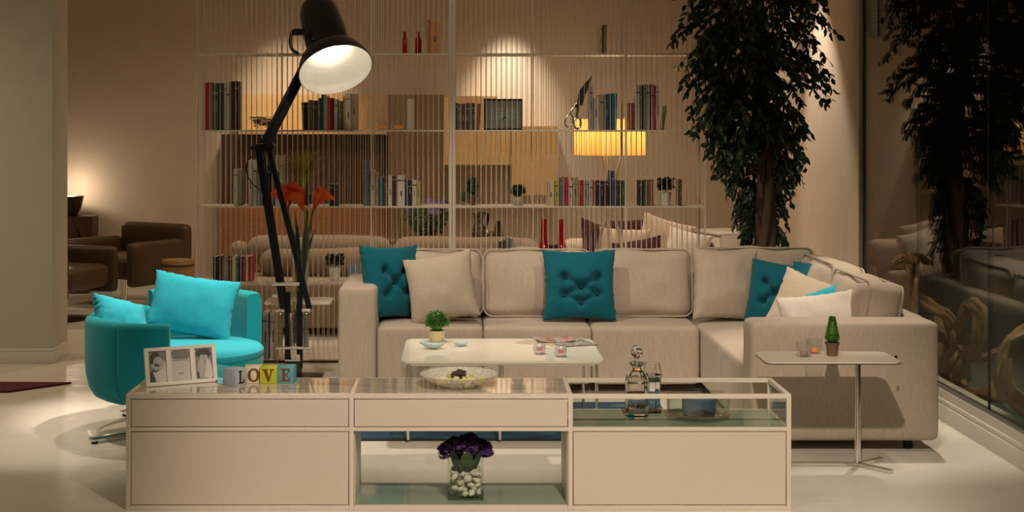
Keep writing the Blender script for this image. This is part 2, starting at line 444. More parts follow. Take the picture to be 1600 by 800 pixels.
for ch, px, py, ry, col, lab, lc in blk:
    yb = 2300*(EYE-CT)/(py-VY)
    c = math.radians(ry)
    t = thing('letter_block', lab, 'toy block', (PX(px, yb), yb+BS/2*(1.35 if ch == 'L' else 1), CT), c, 'letter blocks on the sideboard')
    MB().box((-BS/2, -BS/2, 0), (BS/2, BS/2, BS), .003).build('block', mottled('block_paint_'+ch, col, tuple(v*.86 for v in col), 25, rough=.55), t)
    g = MB()
    Mx = Matrix.Translation((0, -BS/2, BS/2)) @ Matrix.Rotation(PI/2, 4, 'X')
    if ch == 'L':
        Mx = Matrix.Rotation(math.radians(0), 4, 'Z') @ Mx
    if ch == 'O':
        n = 40; t2 = bmesh.new(); R = []
        for i in range(n):
            an = 2*PI*i/n
            R.append([t2.verts.new((k*math.cos(an)*BS, l*math.sin(an)*BS, z)) for k, l, z in ((.36, .40, 0), (.36, .40, .0012), (.18, .30, .0012), (.18, .30, 0))])
        for i in range(n):
            a_, b_ = R[i], R[(i+1) % n]
            for q in range(4): t2.faces.new((a_[q], b_[q], b_[(q+1) % 4], a_[(q+1) % 4]))
        bmesh.ops.recalc_face_normals(t2, faces=t2.faces); g._add(t2, 0, Mx)
    else:
        for poly in letter(ch): g.prism([(x*BS*.76, y*BS*.76) for x, y in poly], 0, .0012, M=Mx)
    g.build('letter', plain('letter_paint_'+ch, lc, .5), t)

# patterned glass bowl with potpourri
yb = 6.255
bw = thing('glass_bowl', 'shallow textured glass bowl of potpourri on the sideboard top', 'bowl', (PX(717.5, yb), yb, CT))
pr = [(.055, 0), (.075, .002), (.11, .016), (.145, .036), (.168, .055), (.165, .056), (.142, .039), (.108, .020), (.07, .007), (.0005, .006)]
M_bowl = N('dimpled_glass'); M_bowl.bsdf((.86, .84, .72), .12, 0, .8)
M_bowl.b.inputs['Transmission Weight'].default_value = .0
M_bowl.b.inputs['Alpha'].default_value = .38
vv = M_bowl.n('ShaderNodeTexVoronoi'); vv.inputs['Scale'].default_value = 110; M_bowl.l(M_bowl.coords(), vv.inputs['Vector'])
M_bowl.l(M_bowl.ramp(vv.outputs[0], [(.1, (.92,)*3), (.55, (.40,)*3)]), M_bowl.b.inputs['Alpha'])
M_bowl.bump(vv.outputs[0], .8, .004)
MB().lathe(pr, 48, cap0=True, cap1=False).build('bowl', M_bowl.m, bw)
random.seed(5)
for i in range(26):
    a = random.random()*2*PI; r = .02+.085*random.random()
    colr = random.choice([((.55, .50, .16), 'olive_petal'), ((.62, .58, .25), 'pale_petal'), ((.70, .62, .50), 'cream_petal')])
    z = .012+.10*max(0, r-.06)
    ob = MB().ball((0, 0, 0), .021, 2, sc=(1.3, .9, .55), M=Matrix.Translation((r*math.cos(a), r*math.sin(a)*.9, z+.012)) @ Euler((random.random(), random.random(), random.random()*6)).to_matrix().to_4x4(), nz=.5, seed=i)
    tag(ob.build('dried_petal', plain(colr[1], colr[0], .8)), 'olive and cream dried petal in a textured glass bowl', 'potpourri', 'dried petals in the glass bowl').location = bw.location
cone = MB()
for k in range(5):
    cone.ball((.028*math.cos(k*1.25)*.5+.0, .010*math.sin(k*2), .05+.002*k), .014, 2, nz=.5, seed=k, sc=(1.6, 1, .8))
tag(cone.build('pine_cone', mottled('bark_brown', (.03, .018, .01), (.09, .06, .04), 60, rough=.9, bump=.4)), 'dark brown cone lying on the potpourri in the bowl', 'cone').location = bw.location

# glass cube with pebbles and purple flowers in the niche
yb = 6.235
vz = thing('flower_vase', 'square glass vase of white pebbles and purple flowers in sideboard niche', 'vase', (PX(727.5, yb), yb, T+.001))
s2, hv = .073, .168
g = MB()
for sx, sy in ((1, 0), (-1, 0), (0, 1), (0, -1)):
    if sx: g.box((sx*s2-.002, -s2, 0), (sx*s2+.002, s2, hv))
    else: g.box((-s2, sy*s2-.002, 0), (s2, sy*s2+.002, hv))
g.box((-s2, -s2, 0), (s2, s2, .008))
g.build('glass_box', M_glassg, vz)
random.seed(3)
pebs = []; tries = 0
while len(pebs) < 82 and tries < 30000:
    tries += 1
    r = random.uniform(.011, .017)
    p = Vector((random.uniform(-1, 1)*(s2-.004-r), random.uniform(-1, 1)*(s2-.004-r), random.uniform(.010+r*.8, .108)))
    if all((p-q).length > (r+s)*.80 for q, s in pebs): pebs.append((p, r))
for i, (p, r) in enumerate(pebs):
    o = MB().ball((0, 0, 0), r, 2, sc=(1.22, 1.0, .8), nz=.25, seed=i*2.3, M=Matrix.Translation(p) @ Euler((random.uniform(-.6, .6), random.uniform(-.6, .6), random.random()*6)).to_matrix().to_4x4()).build('pebble', mottled('white_pebble', (.60, .54, .46), (.70, .64, .56), 30, rough=.6))
    tag(o, 'smooth white pebble inside square glass vase of purple flowers', 'pebble', 'white pebbles in the glass vase'); o.location = vz.location
fl = MB()
random.seed(8); rnd_ = random.Random(9)
for c in ((-.062, 0, .205), (-.02, -.035, .222), (.035, -.03, .215), (.062, .02, .205), (0, .05, .215), (-.045, .035, .21), (.02, .0, .232), (-.085, .0, .19), (.085, -.01, .195)):
    for i in range(85):
        n = Vector((random.gauss(0, 1), random.gauss(0, 1), random.gauss(0, 1)+.4)).normalized()
        p = Vector(c)+n*rnd_.uniform(.022, .036)
        q = n.to_track_quat('Z', 'Y').to_matrix().to_4x4()
        for k in range(5):
            a = k*2*PI/5+i
            u = Vector((math.cos(a), math.sin(a), .25)); w = Vector((-math.sin(a), math.cos(a), 0))
            loc = [Vector((0, 0, 0)), u*.006+w*.005, u*.013, u*.006-w*.005]
            fl.quad([Matrix.Translation(p) @ q @ v for v in loc])
fl.build('blossoms', mottled('dark_purple_petal', (.035, .010, .075), (.085, .025, .16), 40, rough=.7), vz)
lf = MB()
for k in range(7):
    a = k*2*PI/7+.3; dx, dy = math.cos(a), math.sin(a)
    pts = [Vector((dx*.012, dy*.012, .10)), Vector((dx*.045, dy*.045, .135)), Vector((dx*.07, dy*.07, .185)), Vector((dx*.075, dy*.075, .205))]
    wv = Vector((-dy, dx, 0)); wid = [.008, .032, .024, .002]
    for i in range(3):
        lf.quad([pts[i]-wv*wid[i], pts[i]+wv*wid[i], pts[i+1]+wv*wid[i+1], pts[i+1]-wv*wid[i+1]])
lf.build('leaves', mottled('vase_leaf', (.02, .05, .01), (.05, .10, .02), 20, rough=.5), vz)

# decanter, square bottle, dish and candle on the glass shelf
M_cry = glass('crystal', (1, 1, .99), 1.42)
yb = 6.30; k = yb/FP
dc = thing('decanter', 'crystal decanter with round ball stopper on the glass shelf', 'decanter', (PX(995, yb), yb, SH))
prof = [(.0, .0), (.046, 0), (.050, .006), (.050, .155), (.046, .175), (.03, .192), (.020, .200), (.018, .214), (.028, .219), (.031, .228), (.024, .234), (.0, .234)]
MB().lathe(prof[1:-1]+[(.012, .234), (.013, .21), (.028, .185), (.042, .165), (.0465, .15), (.0465, .046)], 10, cap0=True, cap1=True).build('bottle', M_cry, dc, 25)
MB().lathe([(.029, .2195), (.0325, .228), (.026, .2335), (.0135, .2335), (.0135, .2195)], 24, cap0=False, cap1=False).build('collar', M_cry, dc)
MB().lathe([(.012, .2345), (.010, .25), (.013, .255)], 16).ball((0, 0, .279), .0265, 3).build('stopper', M_cry, dc)
yb2 = 6.385
t = thing('glass_jug', 'squat faceted crystal bottle standing behind the decanter', 'bottle', (PX(1019, yb2), yb2, SH), .3)
MB().lathe([(.038, 0), (.043, .005), (.036, .05), (.040, .15), (.044, .165), (.034, .215), (.030, .215), (.040, .165), (.035, .15), (.031, .05), (.034, .012)], 8, cap0=True, cap1=True).build('body', M_cry, t, 20)
yb = 6.275; X = PX(1091, yb)
M_dish = thin_glass('thick_dish_glass', (.93, .96, .93), 1.9)
t = thing('glass_dish', 'wide clear glass dish holding a blue candle on glass shelf', 'dish', (X, yb, SH))
MB().lathe([(.03, 0), (.10, .003), (.136, .018), (.133, .019), (.10, .0065), (.03, .0035)], 40, cap0=True, cap1=True).build('saucer', M_dish, t)
MB().lathe([(.118, .0195), (.132, .03), (.134, .10), (.131, .10), (.128, .031), (.116, .0225)], 40, cap0=True, cap1=True).build('wall', M_dish, t)
t = thing('pillar_candle', 'broad blue striped candle standing in clear glass dish', 'candle', (X+.003, yb, SH+.023))
MB().lathe([(.066, 0), (.072, .004), (.072, .064), (.068, .068), (.02, .066)], 40).build('wax', mottled('blue_wax', (.035, .075, .15), (.09, .15, .26), 9, (9, 9, .4), .4), t)
MB().tube([(0, 0, .066), (.002, 0, .08)], .0015).build('wick', M_black, t)

# ------------------------------------------------------------------ sofa
SX0, SX1 = PX(528, 8.65), 2.306
SYF, SYB = 8.65, 9.46
SAH, SEAT = .635, .40
CHX = 1.39
ARM = .225
AF = 7.13
so = thing('corner_sofa', 'large grey-beige linen corner sofa with wide arms and loose back cushions', 'sofa', ((SX0+SX1)/2, 9.0, 0))
ox, oy = so.location.x, so.location.y
def sbox(lo, hi, name, r=.03, n=12, mat=M_sofa, **k):
    o = MB().soft((lo[0]-ox, lo[1]-oy, lo[2]), (hi[0]-ox, hi[1]-oy, hi[2]), r, n, **k).build(name, mat, so, 60); return o
sbox((SX0, SYF, .06), (SX0+ARM, SYB, SAH), 'arm', .035, 14)
sbox((CHX, AF, .055), (SX1, AF+ARM, SAH), 'arm', .035, 14)
sbox((SX0+ARM+.002, SYB-.2, .06), (SX1, SYB, SAH), 'backrest_frame', .03)
sbox((SX1-.11, AF+ARM+.002, .06), (SX1, SYB-.203, SAH), 'backrest_frame', .03)
xs = [SX0+ARM+.002, PX(755, 8.65), PX(925, 8.65), CHX-.002]
for a, b in zip(xs, xs[1:]): sbox((a+.001, SYF+.004, .06), (b-.001, SYB-.203, SEAT), 'seat', .028, 14, bulge=(0, 0, .008))
ys = [AF+ARM+.002, 8.02, SYB-.203]
for a, b in zip(ys, ys[1:]): sbox((CHX+.003, a+.001, .06), (SX1-.113, b-.001, SEAT), 'seat', .028, 14, bulge=(0, 0, .008))
# feet
ft = [(SX0+.12, SYF+.12), (SX0+.12, SYB-.1), (CHX+.1, AF+.12), (SX1-.12, AF+.12), (SX1-.12, SYB-.1), (0.3, SYF+.12), (CHX+.1, SYF-.3)]
for x, y in ft: MB().lathe([(.022, 0), (.028, .068)], 16, M=Matrix.Translation((x-ox, y-oy, 0))).build('foot', M_blackm, so)
def back_cushion(w, h, th, seed):
    m = MB().soft((-w/2, -th/2, 0), (w/2, th/2, h), .055, 20, bulge=(.008, .040, .014), nz=.020, fq=6, seed=seed)
    return m
def add_cushion(c, w, h, th, rot, seed):
    o = back_cushion(w, h, th, seed).build('back_cushion', M_sofa, so, 80)
    o.location = (c[0]-ox, c[1]-oy, c[2]); o.rotation_euler = rot
    # piping round the front and rear edge
    for s in (-1, 1):
        pts = [Vector((x, s*(th/2-.016), z)) for x, z in rrect(w+.004, h+.004, .058, 6, 0, h/2)]
        pts.append(pts[0])
        q = MB().tube(pts, .006, 6, cap=False).build('piping', M_sofa, o)
    return o
yc = 9.10
cw = [(SX0+ARM+.02, PX(755, 9.0)-.005), (PX(755, 9.0)+.005, PX(926, 9.0)-.005), (PX(926, 9.0)+.005, PX(1084, 9.0)-.005)]
for i, (a, b) in enumerate(cw):
    add_cushion(((a+b)/2, yc, SEAT+.004), b-a, .405, .20, (math.radians(-9), 0, 0), i+1)
a, b = PX(1086, 9.0), 2.16
add_cushion(((a+b)/2, yc, SEAT+.004), b-a, .415, .20, (math.radians(-9), 0, 0), 5)
for i, (y0, y1) in enumerate(((7.37, 8.09), (8.10, 8.84))):
    add_cushion((2.055, (y0+y1)/2, SEAT+.006), y1-y0, .385 if i == 0 else .40, .20, (math.radians(-10), 0, math.radians(-90)), 8+i)

# ------------------------------------------------------------------ pillows
def pillow_mb(w, h, t, seed=0, tuft=None, n=44, wr=.010, pw=.42, pinch=.08):
    bm = bmesh.new(); rows = {}
    def pos(i, j, sd):
        u, v = 2*i/n-1, 2*j/n-1
        uu, vv = math.sin(u*PI/2), math.sin(v*PI/2)
        x = w/2*uu*(1-pinch*(1-vv*vv)); z = h/2*vv*(1-pinch*(1-uu*uu))+h/2
        k = max(0, (1-uu*uu)*(1-vv*vv))**pw
        y = t/2*k
        if tuft:
            for (a, b) in tuft:
                dd = ((x-a*w)**2+(z-h/2-b*h)**2)
                y *= 1-.74*math.exp(-dd/(.060*w)**2)
            for p, (a, b) in enumerate(tuft):
                for (c, d) in tuft[p+1:]:
                    if (a-c)**2+(b-d)**2 > .09: continue
                    ax, az, bx, bz = a*w, b*h, c*w, d*h
                    L2 = (bx-ax)**2+(bz-az)**2
                    tt = max(0, min(1, ((x-ax)*(bx-ax)+(z-h/2-az)*(bz-az))/L2))
                    dd = (x-ax-tt*(bx-ax))**2+(z-h/2-az-tt*(bz-az))**2
                    y *= 1-.42*math.exp(-dd/(.034*w)**2)
        nz = noise.noise(Vector((x*9+seed*7.3, z*9, sd*3.1+seed)))*wr
        nz += noise.noise(Vector((x*26+seed*3.3, z*14, sd*1.7+seed)))*wr*.45
        rad = math.atan2(vv, uu); ed = max(abs(uu), abs(vv))
        nz += .55*wr*ed**3*noise.noise(Vector((math.cos(rad)*7+seed*5, math.sin(rad)*7, sd*2.)))
        edge = (1-k)*noise.noise(Vector((uu*9+seed, vv*9, 4.2)))*.006
        return Vector((x+edge, sd*(y+.004+nz*min(1, k*1.6)), z+edge))
    for sd in (-1, 1):
        for i in range(n+1):
            for j in range(n+1):
                bd = i in (0, n) or j in (0, n)
                key = (i, j, 0 if bd else sd)
                if key in rows: continue
                p = pos(i, j, sd)
                if bd: p.y = 0
                rows[key] = bm.verts.new(p)
    for sd in (-1, 1):
        for i in range(n):
            for j in range(n):
                q = [rows[(a, b, 0 if (a in (0, n) or b in (0, n)) else sd)] for a, b in ((i, j), (i+1, j), (i+1, j+1), (i, j+1))]
                bm.faces.new(q if sd < 0 else q[::-1])
    m = MB(); return m._add(bm)
def pillow(px, py, y, w, h, t, rot, mat, label, seed, name='throw_pillow', tuft=None, grp='throw pillows on the corner sofa', z=None, **k):
    """px,py: bottom-centre pixel at depth y"""
    p = P(px, py, y)
    if z is not None: p.z = z
    R = tuple(math.radians(a) for a in rot)
    if tuft:
        r = thing(name, label, 'pillow', p, 0, grp, R)
        pillow_mb(w, h, t, seed, tuft, n=56, **k).build('cover', mat, r, 180)
        for a, b in tuft:
            for sd in (-1,):
                MB().ball((a*w, sd*(t/2*.24+.004), h/2+b*h), .010, 2, sc=(1, .5, 1)).build('button', mat, r)
        return r
    o = pillow_mb(w, h, t, seed, **k).build(name, mat, None, 180)
    tag(o, label, 'pillow', grp); o.location = p; o.rotation_euler = R
    return o
TF = [(-.17, .17), (.17, .17), (-.17, -.03), (.17, -.03), (0, .10), (0, -.14), (-.02, .26)]
TF = [(-.21, .10), (.24, .10), (-.21, -.15), (.02, -.03), (.24, -.13), (.02, -.25)]
zs = SEAT+.012
T5 = [(-.17, .14), (.17, .14), (0, -.01), (-.17, -.17), (.17, -.17)]
pillow(615, 503, 8.92, .40, .45, .17, (-12, 2, 32), M_teal, 'dark teal button-tufted pillow leaning in sofa corner behind grey pillow', 1, tuft=T5, z=zs)
pillow(697, 508, 8.78, .42, .41, .18, (-17, -10, -4), M_sofa_b, 'large grey-beige pillow tilted against the dark teal tufted one', 2, z=zs+.006)
pillow(906, 503, 8.83, .445, .43, .17, (-13, 0, 0), M_teal, 'square teal tufted pillow standing alone against sofa back cushions', 3, tuft=TF, z=zs)
pillow(1134, 503, 8.84, .41, .435, .17, (-12, 3, 8), M_sofa_b, 'beige square pillow at the sofa corner beside the tufted teal one', 4, z=zs)
pillow(1208, 500, 8.66, .38, .375, .15, (-12, 4, -36), M_teal, 'teal tufted pillow wedged between two beige pillows in sofa corner', 5, tuft=T5, z=zs)
pillow(1270, 500, 8.42, .34, .40, .13, (-12, -4, -50), M_teal, 'plain teal pillow peeking out behind the slanted beige pillow', 6, z=zs)
pillow(1233, 500, 8.04, .35, .385, .14, (-24, 18, -30), M_sofa_b, 'slanted beige pillow in front of the teal ones on chaise', 7, z=zs)
pillow(1302, 500, 7.80, .36, .33, .12, (-24, -22, -44), M_turq, 'bright turquoise pillow half hidden behind the long cream pillow', 8, z=zs+.02)
pillow(1296, 508, 7.47, .44, .34, .14, (-24, -8, -8), M_cream, 'cream rectangular pillow resting just behind the near sofa arm', 9, z=zs)

# ------------------------------------------------------------------ coffee table
TH = .42
yf, yk = 2300*(EYE-TH)/372, 2300*(EYE-TH)/337
cx = (PX(626, yf)+PX(945, yf))/2; wd = PX(945, yf)-PX(626, yf); cy = (yf+yk)/2; dp = yk-yf
ct = thing('coffee_table', 'white rectangular coffee table with rounded corners and slim chrome legs', 'table', (cx, cy, .0))
ct.location.z = .0
MB().prism(rrect(wd, dp, .05, 8), TH-.018, TH, .004).build('tabletop', plain('glossy_white_lacquer', (.74, .69, .58), .08, 0, .6), ct)
lg = [(-wd/2+.035, -dp/2+.06), (wd/2-.035, -dp/2+.06), (-wd/2+.05, dp/2-.06), (wd/2-.05, dp/2-.06), (-.012, -dp/2+.06), (.016, dp/2-.06)]
for x, y in lg: MB().tube([(x, y, .0165), (x, y, TH-.018)], .0085, 12).build('leg', M_chrome, ct)
MB().tube([(-wd/2+.05, -dp/2+.06, TH-.028), (wd/2-.05, -dp/2+.06, TH-.028)], .007, 8).tube([(-wd/2+.05, dp/2-.06, TH-.028), (wd/2-.05, dp/2-.06, TH-.028)], .007, 8).build('apron_rail', M_chrome, ct)
def on_table(px, py): 
    y = 2300*(EYE-TH)/(py-VY); return Vector((PX(px, y), y, TH))

def blade_ball(mb, c, r, n, seed, squash=1., length=(.75, 1.05), wd=.0022, bottom=-.5):
    rnd = random.Random(seed)
    for i in range(n):
        while True:
            v = Vector((rnd.gauss(0, 1), rnd.gauss(0, 1), rnd.gauss(0, 1)))
            v.normalize()
            if v.z > bottom: break
        L = r*rnd.uniform(*length)
        tip = Vector(c)+Vector((v.x*L, v.y*L, v.z*L*squash))
        base = Vector(c)+Vector((v.x, v.y, v.z*squash))*L*.35
        s = v.cross(Vector((rnd.random()-.5, rnd.random()-.5, rnd.random()))).normalized()*wd
        mid = base.lerp(tip, .6)+Vector((0, 0, r*.03))
        mb.quad([base-s, base+s, mid+s*.8, mid-s*.8]); mb.quad([mid-s*.8, mid+s*.8, tip+s*.15, tip-s*.15])
    return mb
def grass_ball(loc, r, potr, poth, potmat, label, seed, leaf=M_green, n=900, cat='plant', name='potted_grass_plant', group=None):
    t = thing(name, label, cat, loc, 0, group)
    MB().lathe([(potr*.72, 0), (potr*.95, poth*.35), (potr, poth*.8), (potr*.98, poth), (potr*.86, poth), (potr*.86, poth*.85)], 28).build('pot', potmat, t)
    m = MB().ball((0, 0, poth+r*.62), r*.62, 2, nz=.3)
    blade_ball(m, (0, 0, poth+r*.62), r, n, seed, .85)
    m.build('foliage', leaf, t); return t
p = on_table(682.5, 534)
grass_ball(p, .077, .044, .062, plain('cream_pot', (.62, .53, .33), .5), 'small round grass plant in cream pot on coffee table', 11, n=1300)
# ceramic dishes
M_blue_cer = plain('pale_blue_glaze', (.42, .52, .55), .15, 0, .7)
for (px, py, s, lab, rz) in ((678, 545, 1.0, 'larger pale blue ceramic bird dish beside the grass pot', 0), (721, 541, .68, 'smaller pale blue ceramic bird dish on coffee table', .3)):
    p = on_table(px, py)
    t = thing('ceramic_dish', lab, 'dish', p, rz, 'pale blue bird dishes')
    t2 = bmesh.new(); n = 28; rings = []
    for (rr, z) in ((.3, 0), (.7, .006), (1, .026), (.96, .028), (.66, .012), (.02, .008)):
        rg = []
        for i in range(n):
            a = 2*PI*i/n
            r = .042*rr*(1+.45*max(0, math.cos(a))**8+.75*max(0, -math.cos(a))**7)*(1 if rr < .5 else 1)
            rg.append(t2.verts.new((r*math.cos(a)*s, r*math.sin(a)*.8*s, (z+(.010*max(0, -math.cos(a))**6+.008*max(0, math.cos(a))**6)*rr)*s)))
        rings.append(rg)
    for a_, b_ in zip(rings, rings[1:]):
        for i in range(n): t2.faces.new((a_[i], a_[(i+1) % n], b_[(i+1) % n], b_[i]))
    t2.faces.new(rings[0][::-1]); t2.faces.new(rings[-1])
    bmesh.ops.recalc_face_normals(t2, faces=t2.faces)
    MB()._add(t2).build('bowl', M_blue_cer, t)
    MB().ball((-.055*s, 0, .030*s), .012*s, 2, sc=(1.2, .9, .9)).tube([(-.066*s, 0, .030*s), (-.080*s, 0, .028*s)], [.004*s, .0008*s], 8).build('bird_head', M_blue_cer, t)
# tea light holders
M_frost = plain('frosted_white_glass', (.80, .76, .72), .2, 0, .6, Transmission_Weight=.35)
M_pinkw = plain('pink_wax', (.50, .19, .20), .5)
for px, py, lab in ((843, 553, 'round frosted glass tealight holder nearer the middle of coffee table'), (876, 557, 'round frosted glass tealight holder at the magazine corner of table')):
    p = on_table(px, py)
    t = thing('tealight_holder', lab, 'candle holder', p, 0, 'frosted tealight holders')
    MB().lathe([(.016, 0), (.026, .006), (.032, .022), (.031, .040), (.024, .056), (.021, .056), (.027, .040), (.028, .022), (.02, .010)], 28).build('glass', M_frost, t)
    MB().box((-.014, -.0335, .022), (.014, -.0315, .040), .0008, 1).build('pink_label', M_pinkw, t)
    MB().lathe([(.017, .012), (.017, .03), (.002, .031)], 18).build('tealight', M_pinkw, t)
# magazines
def magazine(px, py, w, h, rz, mats, lab, z=0, curl=0):
    p = on_table(px, py); p.z += z
    m = MB(); n = 12
    for i in range(n):
        a, b = i/n, (i+1)/n
        za, zb = [curl*max(0, abs(q-.5)*2)**2*.02 for q in (a, b)]
        c = [(w*(a-.5), -h/2, za+.004), (w*(b-.5), -h/2, zb+.004), (w*(b-.5), h/2, zb+.004), (w*(a-.5), h/2, za+.004)]
        d = [(x, y, q-.004) for x, y, q in c]
        m.quad(c, 0 if (i//3) % 2 == 0 else 1); m.quad(d[::-1], 0)
        m.quad([d[0], d[1], c[1], c[0]], 2); m.quad([d[2], d[3], c[3], c[2]], 2)
        if i == 0: m.quad([d[3], d[0], c[0], c[3]], 2)
        if i == n-1: m.quad([d[1], d[2], c[2], c[1]], 2)
    o = m.build('magazine', mats); o.location = p; o.rotation_euler = (0, 0, rz)
    return tag(o, lab, 'magazine', 'magazines on the coffee table')
Mg = lambda nm, a, b, s=30: mottled(nm, a, b, s, rough=.3, detail=6)
magazine(842, 536, .22, .17, -.5, [Mg('mag_tan', (.42, .34, .24), (.55, .47, .35)), Mg('mag_tan', 0, 0), M_page], 'open tan magazine lying beneath the others on coffee table')
magazine(893, 536.5, .21, .22, .35, [Mg('mag_bw', (.03, .03, .03), (.55, .5, .42), 55), Mg('mag_bw', 0, 0), plain('mag_edge_dark', (.03, .025, .02), .6)], 'open black and white printed magazine on coffee table corner', z=.0005)
magazine(866, 533.5, .20, .15, .2, [Mg('mag_red', (.35, .20, .19), (.45, .36, .36), 30), Mg('mag_red2', (.30, .05, .03), (.45, .3, .25), 35), M_page], 'curled pinkish red magazine on top of the pile', z=.006, curl=.5)

# ------------------------------------------------------------------ side table
H2 = .53; y0 = 2300*(EYE-H2)/(566-VY); y1 = 2300*(EYE-H2)/(549-VY)
cx = (PX(1198, y0)+PX(1412, y0))/2; wd = PX(1412, y0)-PX(1198, y0); cy = (y0+y1)/2; dp = y1-y0
st = thing('side_table', 'small white-topped side table on chrome pedestal before the sofa arm', 'table', (cx, cy, 0))
px_, py_ = PX(1340, 6.87)-cx, 6.87-cy
m = MB().prism(rrect(wd, dp, .045, 8), H2-.008, H2, .002); m.build('tabletop', plain('matt_white_top', (.66, .58, .48), .35), st)
MB().prism(rrect(wd-.004, dp-.004, .045, 8), H2-.012, H2-.0082).build('top_edge', plain('dark_edge', (.06, .045, .035), .6), st)
MB().box((px_-.09, py_-.03, H2-.022), (px_+.09, py_+.03, H2-.0122), .003).build('mounting_plate', M_chrome, st)
MB().tube([(px_, py_, .014), (px_, py_, H2-.022)], .0145, 20).build('post', M_chrome, st)
ba = MB()
fl_ = lambda a, b, w: ba.prism([(a[0]-w*math.sin(math.atan2(b[1]-a[1], b[0]-a[0])), a[1]+w*math.cos(math.atan2(b[1]-a[1], b[0]-a[0]))),
                               (b[0]-w*math.sin(math.atan2(b[1]-a[1], b[0]-a[0])), b[1]+w*math.cos(math.atan2(b[1]-a[1], b[0]-a[0]))),
                               (b[0]+w*math.sin(math.atan2(b[1]-a[1], b[0]-a[0])), b[1]-w*math.cos(math.atan2(b[1]-a[1], b[0]-a[0]))),
                               (a[0]+w*math.sin(math.atan2(b[1]-a[1], b[0]-a[0])), a[1]-w*math.cos(math.atan2(b[1]-a[1], b[0]-a[0])))], 0, .016, .002)
e1 = (PX(1393, 6.72)-cx, 6.72-cy); e2 = (PX(1378, 6.98)-cx, 6.98-cy)
fl_((px_, py_), e1, .016); fl_((px_, py_), e2, .014); fl_((px_-.40, py_), (px_, py_), .016)
ba.build('base', M_chrome, st)
MB().tube([(PX(1395, y1)-cx, dp/2-.05, H2-.028), (PX(1395, y1)-cx, dp/2-.05, H2-.012)], .006, 10).build('stop_pin', M_blackm, st)
def on_side(px, py):
    y = 2300*(EYE-H2)/(py-VY); return Vector((PX(px, y), y, H2))
p = on_side(1300.5, 556)
t = thing('topiary_plant', 'small cone-shaped topiary in brown pot on the white side table', 'plant', p)
MB().lathe([(.022, 0), (.030, .055), (.033, .055), (.034, .062), (.028, .062), (.026, .05)], 24).build('pot', mottled('brown_clay', (.13, .07, .035), (.20, .11, .06), 20, rough=.8), t)
rnd = random.Random(4); m = MB().lathe([(.018, .064), (.026, .08), (.024, .12), (.014, .155), (.002, .172)], 14)
for i in range(1500):
    z = rnd.random()**1.15; a = rnd.random()*2*PI
    R = (.034*(1-z*.75)) if z > .12 else .034*(.6+z*3)
    c = Vector((R*math.cos(a)*.9, R*math.sin(a)*.9, .066+z*.112))
    n = Vector((math.cos(a), math.sin(a), rnd.uniform(.2, 1.4))).normalized()*.0085
    s = n.cross(Vector((rnd.random()-.5, rnd.random()-.5, rnd.random()-.5))).normalized()*.0028
    m.quad([c, c+n*.5+s, c+n, c+n*.5-s])
m.build('foliage', M_green, t)
for px, py, col, lab, r in ((1256, 557, plain('mauve_wax', (.40, .22, .26), .6), 'clear glass candle cup with mauve wax at side table edge', .036),
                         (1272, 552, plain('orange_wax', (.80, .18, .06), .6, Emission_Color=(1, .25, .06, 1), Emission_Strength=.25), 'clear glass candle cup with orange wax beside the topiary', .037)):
    p = on_side(px, py)
    t = thing('candle_glass', lab, 'candle', p, 0, 'candle cups on the side table')
    MB().lathe([(r*.86, 0), (r*.88, .003), (r, .070), (r*.965, .070), (r*.84, .010), (.002, .010)], 32, cap1=True).build('glass', M_tglass, t)
    MB().lathe([(r*.5, .0105), (r*.52, .024), (.002, .024)], 20).build('wax', col, t)

# ------------------------------------------------------------------ armchair
ac = Vector((PX(277, 7.7), 7.7, 0)); R0 = .469
ch = thing('swivel_armchair', 'round turquoise swivel armchair with wraparound back on a chrome star base', 'armchair', ac)
def wall_part(a0, a1, h, name, zb=.185):
    prof = [(R0-.085, zb), (R0-.045, zb+.02), (R0-.02, zb+.06), (R0-.004, zb+.13), (R0, zb+.2), (R0, h-.03), (R0-.006, h-.012), (R0-.02, h-.002), (R0-.045, h),
            (R0-.07, h-.002), (R0-.084, h-.012), (R0-.09, h-.03), (R0-.092, zb+.2), (R0-.10, zb+.05)]
    n = 26; t = bmesh.new(); rg = []
    for i in range(n+1):
        a = math.radians(a0+(a1-a0)*i/n)
        e = .012 if i in (0, n) else 0
        mid = (R0-.045, (zb+h)/2)
        rg.append([t.verts.new(((r+(mid[0]-r)*e*8)*math.cos(a), (r+(mid[0]-r)*e*8)*math.sin(a), z+(mid[1]-z)*e*2)) for r, z in prof])
        if i == 0 or i == n: pass
    for a_, b_ in zip(rg, rg[1:]):
        for i in range(len(prof)):
            j = (i+1) % len(prof); t.faces.new((a_[i], b_[i], b_[j], a_[j]))
    t.faces.new(rg[0]); t.faces.new(rg[-1][::-1])
    bmesh.ops.recalc_face_normals(t, faces=t.faces)
    return MB()._add(t).build(name, M_turq_w, ch, 50)
wall_part(28, 121, .69, 'backrest')
wall_part(122, 241, .605, 'armrest')
wall_part(241.6, 276, .605, 'armrest')
fx, fy = math.cos(math.radians(-27))*.10, math.sin(math.radians(-27))*.10
sm = Matrix.Translation((fx, fy, 0))
MB().lathe([(.20, .20), (.28, .215), (.335, .26), (.36, .32), (.366, .375), (.364, .395)], 56, M=sm).build('seat_base', M_turq_w, ch)
MB().lathe([(.362, .3955), (.367, .405), (.366, .425), (.352, .440), (.32, .449), (.2, .456), (.06, .459)], 56, M=sm).build('seat_cushion', M_turq, ch)
MB().lathe([(.05, .03), (.05, .10), (.03, .12), (.03, .19), (.12, .20)], 24).build('column', M_chrome, ch)
